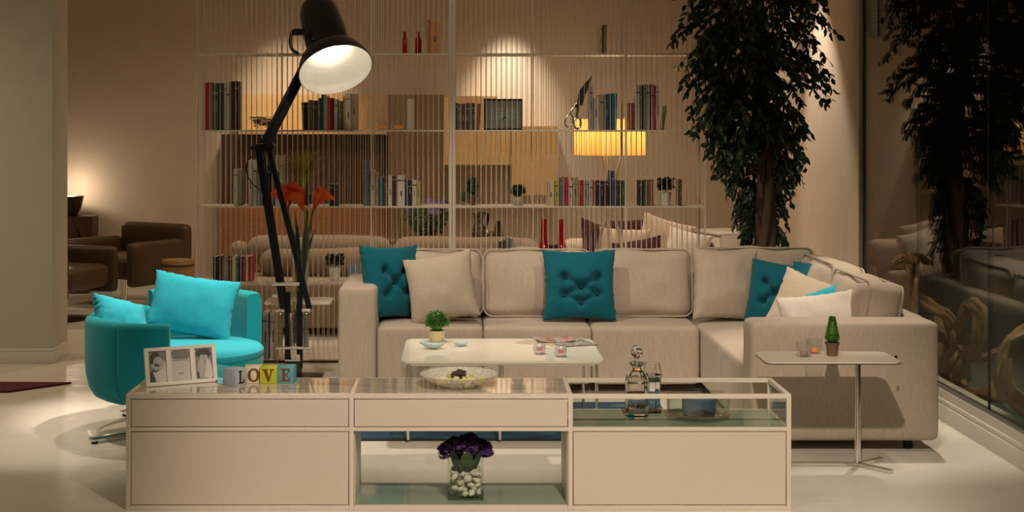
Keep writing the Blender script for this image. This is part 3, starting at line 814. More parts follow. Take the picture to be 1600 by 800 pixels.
for k in range(4):
    a = math.radians(225.5+90*k)
    m = MB().box((.03, -.022, .012), (.515, .022, .030), .005, 2, M=Matrix.Rotation(a, 4, 'Z'))
    l = m.build('leg', M_chrome, ch)
    MB().lathe([(.016, 0), (.018, .012)], 12, M=Matrix.Rotation(a, 4, 'Z') @ Matrix.Translation((.49, 0, 0))).build('glide', M_blackm, l)
grpA = 'pillows on the turquoise armchair'
p = P(291, 507, 7.80); p.z = .50
o = pillow_mb(.47, .33, .15, 21, n=44, wr=.006).build('throw_pillow', M_turq, None, 180)
o.location = (p.x, p.y, .468); o.rotation_euler = (math.radians(-18), math.radians(8), math.radians(-4))
tag(o, 'large bright turquoise pillow against the swivel armchair back', 'pillow', grpA)
o = pillow_mb(.34, .24, .13, 24, n=40, wr=.016).build('throw_pillow', M_turq, None, 180)
o.location = (PX(197, 7.66), 7.62, .47); o.rotation_euler = (math.radians(-30), math.radians(16), math.radians(52))
tag(o, 'small turquoise pillow slumped inside the armchair arm', 'pillow', grpA)
# round footstool
t = thing('round_footstool', 'round turquoise footstool partly hidden behind the photo frame', 'footstool', (PX(298.5, 6.95), 6.95, 0))
MB().lathe([(.16, .03), (.19, .05), (.208, .12), (.21, .36), (.206, .395)], 48).build('body', M_turq_w, t)
MB().lathe([(.206, .3955), (.211, .405), (.208, .422), (.19, .434), (.12, .441), (.03, .443)], 48).build('cushion', M_turq, t)
MB().lathe([(.15, 0), (.15, .03)], 32).build('plinth', M_blackm, t)

# ------------------------------------------------------------------ giant floor lamp
LY = 9.0
lb = P(463, 0, LY); lb.z = 0
lp = thing('floor_lamp', 'giant black articulated floor lamp with glowing bell shade and springs', 'floor lamp', lb)
def L(px, py, dy=0): return P(px, py, LY)+Vector((0, dy, 0))-lb
pxm = LY/FP
MB().box((-.15, -.15, 0), (.15, .15, .045), .006).build('base', M_black, lp)
MB().box((-.035, -.05, .0452), (.03, .05, .17), .004).build('pedestal', M_black, lp)
q = L(463.5, 557, -.052)
o = MB().box((q.x-.026, q.y, q.z-.020), (q.x+.026, q.y+.002, q.z+.020)).build('rating_label', plain('label_paper', (.55, .50, .42), .6), lp)
lb2 = MB()
for i in range(4): lb2.box((q.x-.020, q.y-.0006, q.z+.012-i*.009), (q.x+.020-.008*(i % 2), q.y, q.z+.014-i*.009))
lb2.build('label_print', plain('label_ink', (.12, .10, .09), .6), o)
def beam(a, b, w, d):
    """flat bar a->b with width w (in picture plane) and depth d"""
    a, b = Vector(a), Vector(b); v = b-a
    x = v.normalized(); y = Vector((0, 1, 0)); z = x.cross(y).normalized(); y = z.cross(x)
    M = Matrix((x, y, z)).transposed().to_4x4(); M.translation = a
    return MB().box((0, -d/2, -w/2), (v.length, d/2, w/2), .003, 1, M=M)
for px in (449.5, 468.5):
    beam(L(px, 575, -.0), L(px, 456, -.0), .034, .03).build('upright', M_blackm, lp)
beam(L(444.5, 482, -.045), L(404.5, 227, -.045), .040, .03).build('lower_arm', M_blackm, lp)
beam(L(485, 482, -.045), L(420, 226, -.045), .032, .03).build('lower_arm', M_blackm, lp)
beam(L(444.5, 482, .045), L(404.5, 227, .045), .036, .02).build('lower_arm', M_blackm, lp)
def spring(a, b, r, turns, wire):
    a, b = Vector(a), Vector(b); pts = []
    n = turns*10
    for i in range(n+1):
        t_ = i/n; an = 2*PI*turns*t_
        c = a.lerp(b, t_); pts.append(c+Vector((r*math.cos(an), r*math.sin(an), 0)))
    return MB().tube(pts, wire, 5)
for px, pxb, y0_, dy in ((440.5, 439.5, 485, -.075), (456, 458.5, 488, -.05), (480.5, 480, 485, -.075), (460, 459.5, 486, .06)):
    spring(L(px, y0_, dy), L(pxb, 538, dy), .0125, 20, .0045).build('spring', M_spring, lp)
for (x0, x1, y, dy, r) in ((433, 487, 541, -.07, .009), (434, 446, 483, -.07, .011), (474, 487, 483, -.07, .011), (428, 470, 442, -.072, .011), (427, 436, 460, -.06, .010), (447, 471, 561, -.055, .006)):
    MB().tube([L(x0, y, dy), L(x1, y, dy)], r, 12).build('cross_pin', plain('pale_alloy', (.60, .55, .48), .35, .7), lp)
beam(L(401, 231, -.02), L(428, 231, -.02), .05, .11).build('elbow_bracket', M_blackm, lp)
for px, py in ((398, 231), (405, 229), (420, 227), (428, 229)):
    MB().tube([L(px, py, -.09), L(px, py, .06)], .013, 14).build('elbow_bolt', M_black, lp)
HC = P(524.5, 109.5, LY-.12)-lb
ax = Vector((-.27, .57, .77)).normalized()
HM = Matrix.Translation(HC) @ ax.to_track_quat('Z', 'Y').to_matrix().to_4x4()
beam(L(416, 229, .0), L(483, 88, .14), .042, .032).build('upper_arm', M_blackm, lp)
beam(L(410, 223, -.03), L(473, 92, .11), .022, .02).build('upper_arm', M_blackm, lp)
op = [(.2245, 0), (.229, .003), (.227, .012), (.220, .04), (.208, .075), (.186, .115), (.160, .145), (.140, .165), (.130, .182), (.132, .19), (.135, .21), (.132, .32), (.124, .44), (.114, .50), (.100, .528), (.05, .538)]
MB().lathe(op, 56, M=HM, cap0=False).build('lamp_shade', plain('black_gloss_enamel', (.004, .006, .005), .25, 0, .35), lp, 60)
ip = [(.2243, .0005), (.216, .04), (.204, .075), (.182, .113), (.156, .142), (.126, .178), (.122, .30), (.112, .40), (.05, .44)]
MB().lathe(list(ip), 56, M=HM, cap0=False).build('shade_lining', plain('white_enamel', (.80, .77, .70), .3), lp, 60)
MB().lathe([(.0985, .5295), (.101, .535), (.098, .540)], 40, M=HM).build('cap_ring', M_chrome, lp)
MB().lathe([(.055, .5405), (.058, .57), (.04, .595), (.02, .60)], 32, M=HM).build('cap_knob', M_black, lp)
MB().ball((0, 0, 0), .05, 3, M=HM @ Matrix.Translation((0, 0, .19))).build('bulb', emit('bulb_glow', (1, .88, .70), 11), lp)
# side bracket of the head
hb = [L(470, 48, -.06), L(461, 50, -.10), L(457, 64, -.12), L(460, 78, -.13), L(470, 86, -.12)]
MB().tube(bez(hb, 16), .010, 10).build('head_bracket', M_black, lp)
beam(L(462, 52, -.08), L(480, 50, -.02), .035, .05).build('bracket_block', M_black, lp)
cb = [L(398, 243, -.06), L(390, 250, -.07), L(388, 266, -.08), L(394, 282, -.08), L(408, 296, -.065)]
MB().tube(bez(cb, 20), .0035, 8).build('cable', M_blackm, lp)

# ------------------------------------------------------------------ vase table + calla lilies
VYD = 9.28; zt = .487
t = thing('vase_table', 'small white side table behind the lamp carrying the calla lily vase', 'table', (PX(468, VYD), VYD, 0))
MB().prism(rrect(.42, .26, .03, 6), zt-.02, zt, .005).build('tabletop', M_steel_white, t)
MB().tube([(-.02, .02, .012), (-.02, .02, zt-.02)], .014, 14).build('post', M_chrome, t)
MB().prism(rrect(.30, .22, .02, 4), 0, .012, .003).build('base', M_chrome, t)
vz2 = thing('glass_vase', 'tall tapered clear glass vase holding orange calla lilies', 'vase', (PX(469, VYD), VYD, zt))
hv = PZ(356, VYD)-zt
MB().lathe([(.038, 0), (.040, .01), (.064, hv), (.061, hv), (.037, .02), (.002, .018)], 32, cap1=True).build('glass', M_cry, vz2)
M_stem = mottled('calla_stem', (.05, .08, .008), (.20, .20, .02), 6, (8, 8, 2), .4)
M_calla = mottled('calla_orange', (.75, .085, .008), (.88, .17, .02), 14, rough=.5, Subsurface_Weight=0.0)
M_dleaf = mottled('calla_leaf', (.006, .018, .006), (.02, .045, .012), 8, rough=.45)
def calla(base, tip, rad, name, lab, root_x):
    t = thing('calla_lily', lab, 'flower', vz2.location, 0, 'orange calla lilies in the glass vase')
    base = base-vz2.location; tip = tip-vz2.location
    axis = (Vector((tip.x-base.x, 0, 0))*.35+Vector((0, 0, 1))*abs(tip.z-base.z)); Ln = axis.length*1.0; axis.normalize()
    lean = Vector((tip.x-base.x, -.02, 0)).normalized()
    bi = axis.cross(lean).normalized(); lean = bi.cross(axis).normalized()
    b = bmesh.new(); n, mm = 28, 12; g = []
    for j in range(mm+1):
        v = j/mm; row = []
        for i in range(n+1):
            a = -PI*1.08+2*PI*1.08*i/n
            w = (math.cos(a/1.08)+1)/2   # 1 on the lip side
            rb = .006+rad*.58*v**.65; rl = .006+rad*(.45*v**.7+1.25*v**3.2)
            out = rb*(1-w)+rl*w; side = .006+rad*(.72*v**.75+.22*v**4)
            c = base+axis*(Ln*v*(.97-.16*w*v))+lean*(out*math.cos(a))+bi*(side*math.sin(a))
            c += axis*(Ln*v**2.5*(.26 if math.sin(a)*bi.y > 0 else .05)*math.sin(a)**2)
            c += lean*(.022*v**6*w**10)-axis*(.008*v**6*w**4)
            row.append(b.verts.new(c))
        g.append(row)
    for x_, y_ in zip(g, g[1:]):
        for i in range(n): b.faces.new((x_[i], x_[i+1], y_[i+1], y_[i]))
    bmesh.ops.solidify(b, geom=list(b.faces), thickness=.0015)
    MB()._add(b).build('spathe', M_calla, t, 180)
    MB().tube([base+axis*.01, base+axis*Ln*.75], [.006, .004], 8).build('spadix', plain('calla_yellow', (.75, .35, .02), .6), t)
    MB().tube(bez([Vector((root_x, .0, .022)), Vector((root_x*.6+base.x*.25, 0, hv*.55)), base-axis*.05, base+axis*.012], 20), [.0065]*21, 10).build('stem', M_stem, t)
calla(P(474, 329, VYD-.04), P(449, 297, VYD-.04), .056, 'a', 'centre calla lily, orange flower opening towards the lamp arm', .012)
calla(P(491, 327, VYD-.02), P(520, 297, VYD-.02), .052, 'b', 'deep orange calla lily leaning away from the lamp', -.01)
calla(P(447, 331, VYD-.02), P(424, 293, VYD-.02), .045, 'c', 'orange calla lily mostly hidden behind the lamp arm', .0)
calla(P(452, 322, VYD+.03), P(462, 288, VYD+.03), .030, 'd', 'small orange calla lily bud at the back of the vase', .02)
lf = MB(); rnd = random.Random(6)
for k in range(13):
    a = rnd.uniform(-.09, .12); b_ = rnd.uniform(-.03, .03); H = hv+rnd.uniform(-.02, .16)
    pts = bez([Vector((rnd.uniform(-.02, .02), b_*.3, .05)), Vector((a*.4, b_, hv*.6)), Vector((a, b_, H))], 8)
    w = rnd.uniform(.010, .022)
    for i in range(8):
        w0, w1 = [w*math.sin(PI*min(1, (q/8)*.9+.1)) for q in (i, i+1)]
        s = Vector((1, .35, 0)).normalized()
        lf.quad([pts[i]-s*w0, pts[i]+s*w0, pts[i+1]+s*w1, pts[i+1]-s*w1])
lf.build('leaves', M_dleaf, vz2)

# ------------------------------------------------------------------ bookcases
BY, BD, BT = 9.8, .25, 2.62
ZS = [.03, .543, 1.046, 1.553, 2.064]
def rod_mesh(name, r):
    return MB().tube([(0, 0, .03), (0, 0, BT)], r, 6).build(name, M_steel_white).data
rmesh = None
def bookcase(xa, xb, posts, label):
    global rmesh
    X0, X1 = PX(xa, BY), PX(xb, BY); cx = (X0+X1)/2; w = (X1-X0)/2
    t = thing('bookcase', label, 'bookcase', (cx, BY, 0), 0, 'open steel rod bookcases')
    for z in ZS+[BT-.012]:
        MB().box((-w, .0, z-.012), (w, BD, z), .001, 1).build('shelf', M_steel_white, t)
    for px, th in posts:
        x = PX(px, BY)-cx
        x = max(-w+th/2, min(w-th/2, x))
        for y in (-.004, BD-.002):
            MB().box((x-th/2, y, 0), (x+th/2, y+.012, BT), .001, 1).build('post', M_steel_white, t)
    n = 49
    for y in (-.004, BD+.004):
        for i in range(n):
            x = -w+.02+(2*w-.04)*i/(n-1)
            if rmesh is None:
                o = MB().tube([(0, 0, .03), (0, 0, BT)], .0021, 6).build('rod', M_steel_white, t); rmesh = o.data
            else:
                o = bpy.data.objects.new('rod', rmesh); COL.objects.link(o); o.parent = t
            o.location = (x, y, 0)
    return t
bookcase(307, 706, [(307, .010), (433, .008), (580, .010), (706, .016)], 'open white steel rod bookcase behind the black floor lamp')
bookcase(707, 1103, [(707, .016), (833, .008), (978, .014), (1103, .010)], 'open white steel rod bookcase behind the sofa, nearer the tree')

COLS = dict(white=(.60, .56, .50), offwhite=(.50, .46, .40), grey=(.22, .20, .19), red=(.42, .012, .012), charcoal=(.03, .028, .028), black=(.010, .009, .009),
    green=(.03, .10, .03), violet=(.12, .07, .10), maroon=(.05, .008, .012), brown=(.10, .05, .025), olive=(.16, .12, .03), purple=(.05, .03, .13), navy=(.012, .02, .06),
    teal=(.012, .12, .15), cream=(.58, .48, .33), crimson=(.45, .006, .03), tan=(.38, .26, .14), pink=(.40, .22, .22), blue=(.015, .07, .17), orange=(.55, .20, .03), yellow=(.42, .33, .03),
    rust=(.28, .05, .02), silver=(.34, .32, .30), emerald=(.008, .10, .07), chestnut=(.18, .07, .03), ivory=(.66, .58, .44), slate=(.10, .13, .15), scarlet=(.55, .02, .015), steel=(.28, .30, .33))
_labels = set()
def book(px0, px1, yt, zs, word, label, group, kind='book', y0=BY+.012, dep=.165, lean=0):
    w = (px1-px0-.35)*BY/FP; h = PZ(yt, BY+.02)-zs
    m = MB(); b = min(.0025, w*.2)
    m.box((-w/2, 0, 0), (w/2, .003, h)).box((-w/2, .003, 0), (-w/2+b, dep, h)).box((w/2-b, .003, 0), (w/2, dep, h))
    m.box((-w/2+b, .003, .002), (w/2-b, dep-.003, h-.003), mat=1)
    rnd = random.Random(label)
    z = rnd.uniform(.72, .86)*h
    if w > .009 and rnd.random() < .6: m.box((-w*.5, -.0006, z), (w*.5, .0, z+rnd.uniform(.004, .010)), mat=2)
    z = rnd.uniform(.3, .45)*h; hh = rnd.uniform(.15, .3)*h
    if w > .014 and rnd.random() < .7: m.box((-w*.10, -.0006, z), (w*.10, .0, z+hh), mat=2)
    c = COLS[word]; lum = sum(c)/3
    band = (.30, .24, .15) if lum < .15 else (.06, .04, .03)
    o = m.build(kind, [plain('cover_'+word, c, .5), M_page, plain('band_light' if lum < .15 else 'band_dark', band, .5)])
    o.location = (PX((px0+px1)/2, y0), y0, zs+.0005)
    if lean: o.rotation_euler = (0, math.radians(lean), 0)
    base = label; 
    assert label not in _labels, label
    _labels.add(label)
    return tag(o, label, kind, group)
def row(zs, specs, phrase, group, ends, kind='book'):
    n = len(specs)
    for i, sp in enumerate(specs):
        x0, x1, yt, w = sp[:4]; lean = sp[4] if len(sp) > 4 else 0
        size = 'slim ' if x1-x0 < 5 else ('thick ' if x1-x0 > 8.5 else '')
        if n == 1: lab = f'{size}{w} {kind} {phrase}'
        elif i == 0: lab = f'{size}{w} {kind} {ends[0]}, {phrase}'
        elif i == n-1: lab = f'{size}{w} {kind} {ends[1]}, {phrase}'
        else: lab = f'{size}{w} {kind} between {specs[i-1][3]} and {specs[i+1][3]} ones, {phrase}'
        book(x0, x1, yt, zs, w, lab, group, kind, lean=lean)
A, B, C, D = ZS[1], ZS[2], ZS[3], ZS[4]
row(C, [(314.5, 318, 130, 'white'), (318, 320.8, 131, 'cream'), (320.8, 328.5, 129, 'red'), (328.5, 331.5, 131, 'grey'), (331.5, 335.5, 131, 'violet'), (335.5, 341, 130, 'green'), (341, 349.5, 130, 'charcoal'),
        (349.5, 354, 129, 'silver'), (354, 358.5, 130, 'offwhite'), (358.5, 366, 127, 'maroon'), (366, 372.5, 127, 'black')], 'on shelf beside the wire bowl', 'magazines beside the wire bowl', ('at the bookcase edge', 'nearest the bowl'), 'magazine')
row(C, [(473, 478.5, 160, 'black', -3), (479, 481.6, 160, 'charcoal'), (481.6, 484.4, 156, 'pink'), (484.4, 489, 157, 'olive'), (489, 494.5, 157, 'purple'), (494.5, 497, 157, 'rust'), (497, 502, 153, 'blue'), (502, 506.5, 148, 'emerald'),
        (506.5, 512, 150, 'cream'), (512, 520, 153, 'crimson'), (520, 523, 155, 'maroon'), (523, 527.4, 155, 'white'), (527.4, 536, 158, 'green'), (536, 540, 151, 'orange'), (540, 548.5, 146, 'ivory'), (549, 558, 147, 'tan')],
    'under the lamp shade', 'books under the lamp shade', ('leaning at the lamp arm end', 'at the whisky glass end'))
row(C, [(709, 715, 161, 'black'), (715, 721, 162, 'brown'), (721, 727, 162, 'charcoal'), (727, 733, 161, 'maroon'), (733, 738, 161, 'green'), (738, 742, 161, 'navy'), (744, 749.5, 162, 'chestnut', 3)],
    'beside the framed picture', 'dark books by the framed picture', ('against the centre post', 'leaning at the picture'))
row(C, [(921.5, 927, 135, 'silver'), (928, 936, 153, 'offwhite'), (937, 943.5, 148, 'tan'), (944.5, 951, 147, 'blue'), (952, 963, 146, 'teal', 1.5)], 'over the lit lampshade', 'books over the lit lampshade', ('by the scissors', 'beside the post'))
row(C, [(983, 991, 161, 'rust'), (992, 996, 132, 'white'), (996, 999.5, 132, 'cream'), (999.5, 1005, 133, 'black'), (1005, 1008, 134, 'grey'), (1008, 1011, 132, 'charcoal'), (1011, 1015, 132, 'offwhite'), (1015, 1018, 132, 'maroon'), (1018, 1021.5, 132, 'silver'),
        (1021.5, 1026, 134, 'red'), (1026, 1031, 132, 'ivory'), (1034.5, 1037.5, 165, 'olive', 8)], 'between post and tree, upper row', 'magazines between post and tree', ('by the post', 'leaning alone'), 'magazine')
row(D, [(667, 671.5, 31, 'rust'), (671.5, 687, 32, 'orange')], 'on the top shelf', 'orange books on the top shelf', ('by the red bottles', 'farther from the bottles'))
row(D, [(936.5, 941, 40, 'cream'), (941.5, 947, 39, 'olive', 2)], 'alone on the top shelf near tree', 'pair of books on the top shelf', ('standing upright', 'leaning'))
row(B, [(364.5, 371, 264, 'cream'), (371, 376, 266, 'grey'), (388, 394.5, 250, 'white'), (395, 400.5, 251, 'offwhite'), (402, 407, 252, 'silver'), (407.5, 413, 256, 'charcoal'), (416, 422.5, 256, 'navy'), (424, 429, 262, 'slate'), (430, 441, 243, 'ivory')],
    'behind lamp arms', 'books behind the lamp arms', ('at the outer end', 'by the grass plant'))
row(B, [(514.5, 520.5, 288, 'black'), (521, 527.5, 288, 'charcoal')], 'beside the orange lilies', 'black books beside the lilies', ('nearer the lily', 'farther from lilies'))
row(B, [(568, 577.5, 251, 'slate'), (579, 586, 266, 'cream'), (587, 591.5, 270, 'tan'), (592, 599.5, 277, 'teal'), (600, 606, 276, 'brown'), (606.5, 613, 274, 'ivory'), (613, 620, 275, 'maroon'), (621, 632.5, 274, 'white'), (633, 636.5, 282, 'navy'), (637, 644, 281, 'black'),
        (644.5, 651, 282, 'offwhite'), (651.5, 656.5, 284, 'yellow')], 'above the purple flowers', 'books above the purple flowers', ('at the tall end', 'at the short end'))
row(B, [(856, 866, 283, 'cream'), (866.5, 873.5, 282, 'yellow'), (874, 880.5, 277, 'slate'), (881, 888, 277, 'crimson'), (889, 894.5, 283, 'ivory'), (895, 904, 278, 'tan'), (904.5, 911, 282, 'red'), (911.5, 919.5, 282, 'silver'), (920, 926, 283, 'offwhite'), (926.5, 931, 282, 'scarlet'),
        (931.5, 937, 282, 'black'), (937.5, 943, 283, 'navy'), (943.5, 951, 283, 'maroon'), (953.5, 960.5, 267, 'blue'), (961, 966, 282, 'brown'), (966.5, 971, 283, 'charcoal'), (971.5, 976.5, 283, 'green')],
    'under the lit lampshade', 'books under the lit lampshade', ('at the round plant end', 'at the post'))
row(B, [(999, 1004.5, 282, 'black'), (1005, 1010, 282, 'green'), (1010.5, 1021, 281, 'chestnut')], 'beside the white potted plant', 'dark books beside the white pot', ('by the post', 'facing the pot'))
row(B, [(1061.5, 1066, 281, 'brown')], 'standing alone past the white potted plant', None, None)
row(A, [(333, 340, 401, 'black'), (340.5, 347, 400, 'charcoal'), (347.5, 353, 402, 'grey'), (353.5, 356.5, 400, 'tan'), (357, 362, 400, 'maroon'), (362.5, 368, 401, 'cream'), (368.5, 373, 403, 'green'), (373.5, 378.5, 401, 'navy'), (379, 384.5, 401, 'red'), (385, 388, 401, 'ivory'), (388.5, 393, 401, 'crimson')],
    'behind the turquoise chair', 'books behind the turquoise chair', ('at the outer end', 'nearest the lamp'))
row(A, [(779.5, 786, 377, 'black'), (787, 790, 375, 'charcoal'), (791, 795, 372, 'grey'), (796, 802, 373, 'slate')], 'just above the sofa back', 'dark books above the sofa back', ('farthest from red vases', 'nearest red vases'))
# binders on the bottom shelf
for x0, x1, w, lab in ((397, 407.5, 'silver', 'grey file binder on bottom shelf beside the armchair seat'), (410, 420, 'steel', 'middle grey file binder on the bottom shelf behind lamp'), (422, 431.5, 'offwhite', 'palest file binder on bottom shelf, next to lamp springs')):
    o = book(x0, x1, 488, ZS[0], w, lab, 'file binders on the bottom shelf', 'file_binder'); o['category'] = 'binder'

def shelf_at(px, z): return Vector((PX(px, BY+.10), BY+.10, z+.0005))
MS = (BY+.10)/FP
# red bottles
M_redg = plain('red_glass', (.45, .006, .010), .08, 0, .7, Transmission_Weight=.35)
for px, lab in ((632.5, 'small red glass bottle on top shelf, farther from orange books'), (653.5, 'small red glass bottle on top shelf, beside orange books')):
    t = thing('glass_bottle', lab, 'bottle', shelf_at(px, D), 0, 'small red bottles')
    MB().lathe([(.018, 0), (.022, .004), (.022, .085), (.018, .10), (.010, .115), (.010, .14), (.012, .143), (.012, .149), (.006, .149)], 20).build('bottle', M_redg, t)
for px, yt, lab in ((850, 342, 'tall red bottle vase nearer the dark books on low shelf'), (877, 343, 'tall red bottle vase nearer the tripod lamp on low shelf')):
    t = thing('bottle_vase', lab, 'vase', shelf_at(px, A), 0, 'tall red bottle vases')
    h = PZ(yt, BY+.1)-A
    MB().lathe([(.045, 0), (.056, .01), (.060, .08), (.052, .15), (.034, .21), (.022, .27), (.017, h-.01), (.018, h), (.012, h)], 28).build('body', M_redg, t)
t = MB().lathe([(.02, 0), (.035, .01), (.032, .09), (.040, .235), (.034, .235), (.02, .1), (.004, .02)], 20, cap1=True)
tag(t.build('small_vase', plain('dark_plum_glaze', (.05, .02, .03), .3)), 'dark plum cup between the two tall red vases', 'vase').location = shelf_at(864, A)
# wire bowl
t = thing('wire_bowl', 'openwork tangled wire bowl on the shelf beside magazines', 'bowl', shelf_at(410, C))
rnd = random.Random(2); m = MB()
for k in range(26):
    a0 = rnd.random()*2*PI; pts = []
    r0, r1 = rnd.uniform(.2, 1), rnd.uniform(.5, 1)
    for i in range(9):
        u = i/8; rr = r0+(r1-r0)*u; a = a0+u*rnd.choice((-1, 1))*1.6+rnd.uniform(-.15, .15)
        pts.append(Vector((.083*math.cos(a)*(.35+.65*rr), .083*math.sin(a)*(.35+.65*rr), .003+.088*rr**1.7)))
    m.tube(bez(pts, 20), .0013, 5)
m.build('wire', plain('brass_wire', (.12, .08, .04), .35, .6), t)
# whisky glasses
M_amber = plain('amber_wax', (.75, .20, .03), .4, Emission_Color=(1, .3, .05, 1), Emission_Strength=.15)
for px, lab in ((598, 'tumbler with amber wax, nearer the ivory books'), (622.5, 'tumbler with amber wax, next to the white box')):
    t = thing('glass_tumbler', lab, 'glass', shelf_at(px, C), 0, 'tumblers with amber wax')
    MB().lathe([(.030, 0), (.032, .003), (.038, .076), (.036, .076), (.030, .008), (.002, .007)], 28, cap1=True).build('glass', M_tglass, t)
    MB().lathe([(.027, .0085), (.029, .028), (.002, .029)], 24).build('wax', M_amber, t)
o = MB().box((-.022, 0, 0), (.022, .10, .208), .001, 1).box((-.020, -.001, .02), (.020, 0, .19), mat=0); o = o.build('slim_box', M_cer)
o.location = shelf_at(641.5, C)-Vector((0, .06, 0)); tag(o, 'slim white upright box beside the tumblers', 'box')
# framed picture
t = thing('picture_frame', 'dark framed sea photograph with wide mount on the bookcase shelf', 'picture', (PX(786.5, BY+.05), BY+.05, C+.0005), 0, rot=(math.radians(-6), 0, 0))
w, h = .130, .208
m = MB().box((-w, -.01, 0), (w, .01, .009)).box((-w, -.01, h-.009), (w, .01, h)).box((-w, -.01, .009), (-w+.009, .01, h-.009)).box((w-.009, -.01, .009), (w, .01, h-.009))
m.build('frame', M_blackm, t)
MB().box((-w+.009, 0, .009), (w-.009, .006, h-.009)).build('mount', plain('grey_mount', (.20, .19, .15), .7), t)
pm = N('sea_print'); pm.bsdf((.2, .25, .2), .5)
tc = pm.n('ShaderNodeTexCoord'); sx = pm.n('ShaderNodeSeparateXYZ'); pm.l(tc.outputs['Object'], sx.inputs[0])
mr = pm.n('ShaderNodeMapRange'); mr.inputs[1].default_value = .05; mr.inputs[2].default_value = .155; pm.l(sx.outputs[2], mr.inputs[0])
pm.l(pm.ramp(mr.outputs[0], [(0, (.12, .17, .12)), (.35, (.22, .28, .20)), (.55, (.16, .23, .18)), (.62, (.24, .26, .19)), (1, (.20, .21, .16))]), pm.b.inputs['Base Color'])
MB().box((-.082, -.0015, .05), (.082, 0, .155)).build('print', pm.m, t)
m = MB()
for x, z0, z1 in ((-.057, .07, .145), (.008, .075, .14)): m.box((x-.002, -.0025, z0), (x+.002, -.0016, z1))
m.tube([(-.057, -.002, .13), (-.025, -.002, .122), (.008, -.002, .132)], .0012, 4)
m.prism([(-.016, .05), (.004, .075), (.02, .078), (.016, .09), (.0, .085), (-.012, .07)], .0016, .0024, M=Matrix.Rotation(PI/2, 4, 'X'))
m.build('print_motif', plain('print_dark', (.03, .035, .025), .6), t)
# giant scissors ornament
sc = thing('scissors_ornament', 'oversized silver scissors ornament standing on their handles on shelf', 'ornament', shelf_at(902, C))
sk_ = MS
def SP(px, py, dy=0): return Vector(((px-902)*sk_, dy, (202-py)*sk_+.001))
M_silv = plain('dark_polished_silver', (.30, .28, .25), .25, 1)
for dy in (-.012, .002):
    off = 0 if dy < 0 else 3
    m = MB().prism([(p_.x, p_.z) for p_ in (SP(901+off, 160), SP(904+off*.5, 142), SP(914, 129), SP(925, 118), SP(922, 130), SP(913+off*.3, 150), SP(907+off, 165))], -.004, .004, .0015, M=Matrix.Translation((0, dy, 0)) @ Matrix.Rotation(PI/2, 4, 'X'))
    m.build('blade', M_silv, sc)
MB().tube([SP(902, 165, -.02), SP(902, 165, .01)], .016, 16).build('pivot', M_silv, sc)
for (a, b, r0, r1) in (((904, 164), (901, 180), (902, 192), (5.5, 8.5)), ((902, 160), (893, 172), (889, 188), (6, 10))):
    m = MB(); ring = [SP(r0[0]+r1[0]*math.cos(2*PI*i/24)+ (2 if r0[0] < 895 else 0)*math.sin(2*PI*i/24), min(200.5, r0[1]-r1[1]*math.sin(2*PI*i/24)), -.008) for i in range(25)]
    m.tube(ring, .007 if r0[0] > 895 else .004, 8, cap=False)
    m.tube(bez([SP(*a, -.008), SP(*b, -.008), SP(r0[0], r0[1]-r1[1], -.008)], 10), [.011-.0004*i for i in range(11)], 8)
    m.ball(SP((a[0]+b[0])/2, (a[1]+b[1])/2, -.008), .012, 2, nz=.5)
    m.build('handle', M_silv, sc)
# plants on shelves
t = thing('topiary_plant', 'little cone topiary in flared dark pot on the shelf', 'plant', shelf_at(738.5, B))
MB().lathe([(.016, 0), (.020, .01), (.034, .065), (.036, .072), (.03, .072)], 20).build('pot', plain('dark_terracotta', (.12, .08, .05), .7), t)
m = MB().lathe([(.012, .072), (.032, .09), (.034, .12), (.018, .17), (.002, .20)], 14); blade_ball(m, (0, 0, .125), .05, 420, 5, 1.5, wd=.003, bottom=-.8)
m.build('foliage', M_dgreen, t)
t = thing('potted_cactus', 'tiny cactus in a grey pot beside the cone topiary', 'plant', shelf_at(725, B))
MB().lathe([(.014, 0), (.017, .024), (.013, .024)], 16).build('pot', plain('grey_pot', (.25, .22, .18), .7), t)
MB().lathe([(.013, .025), (.016, .04), (.015, .075), (.008, .09), (.002, .093)], 10).build('cactus', M_dgreen, t)
grass_ball(shelf_at(809.5, B), .060, .040, .058, plain('pale_grey_pot', (.42, .38, .28), .6), 'round dark green grass ball in pale pot on shelf', 31, M_dgreen, 900)
def leafy(loc, label, potr, poth, H, seed, n=60):
    t = thing('potted_plant', label, 'plant', loc)
    MB().lathe([(potr*.7, 0), (potr, poth), (potr*.9, poth), (potr*.85, poth*.85)], 24).build('pot', M_cer, t)
    rnd = random.Random(seed); m = MB()
    for i in range(n):
        a = rnd.random()*2*PI; r = potr*1.15*math.sqrt(rnd.random()); z = poth+rnd.uniform(.01, H)
        c = Vector((r*math.cos(a), r*math.sin(a), z)); d = Vector((math.cos(a), math.sin(a), rnd.uniform(.2, 1.5))).normalized()*.032
        s = d.cross(Vector((rnd.gauss(0, .4), rnd.gauss(0, .4), 1))).normalized()*.012
        m.quad([c, c+d*.5+s, c+d, c+d*.5-s])
    m.tube([(0, 0, poth*.8), (0, 0, poth+H*.7)], .004, 6)
    m.build('foliage', M_dgreen, t)
leafy(shelf_at(1040, B), 'leafy green plant in tapered white pot near the tree', .038, .086, .085, 3, 170)
leafy(shelf_at(523.5, A), 'leafy plant in tapered white pot low on shelf behind sofa arm', .042, .085, .075, 9, 170)
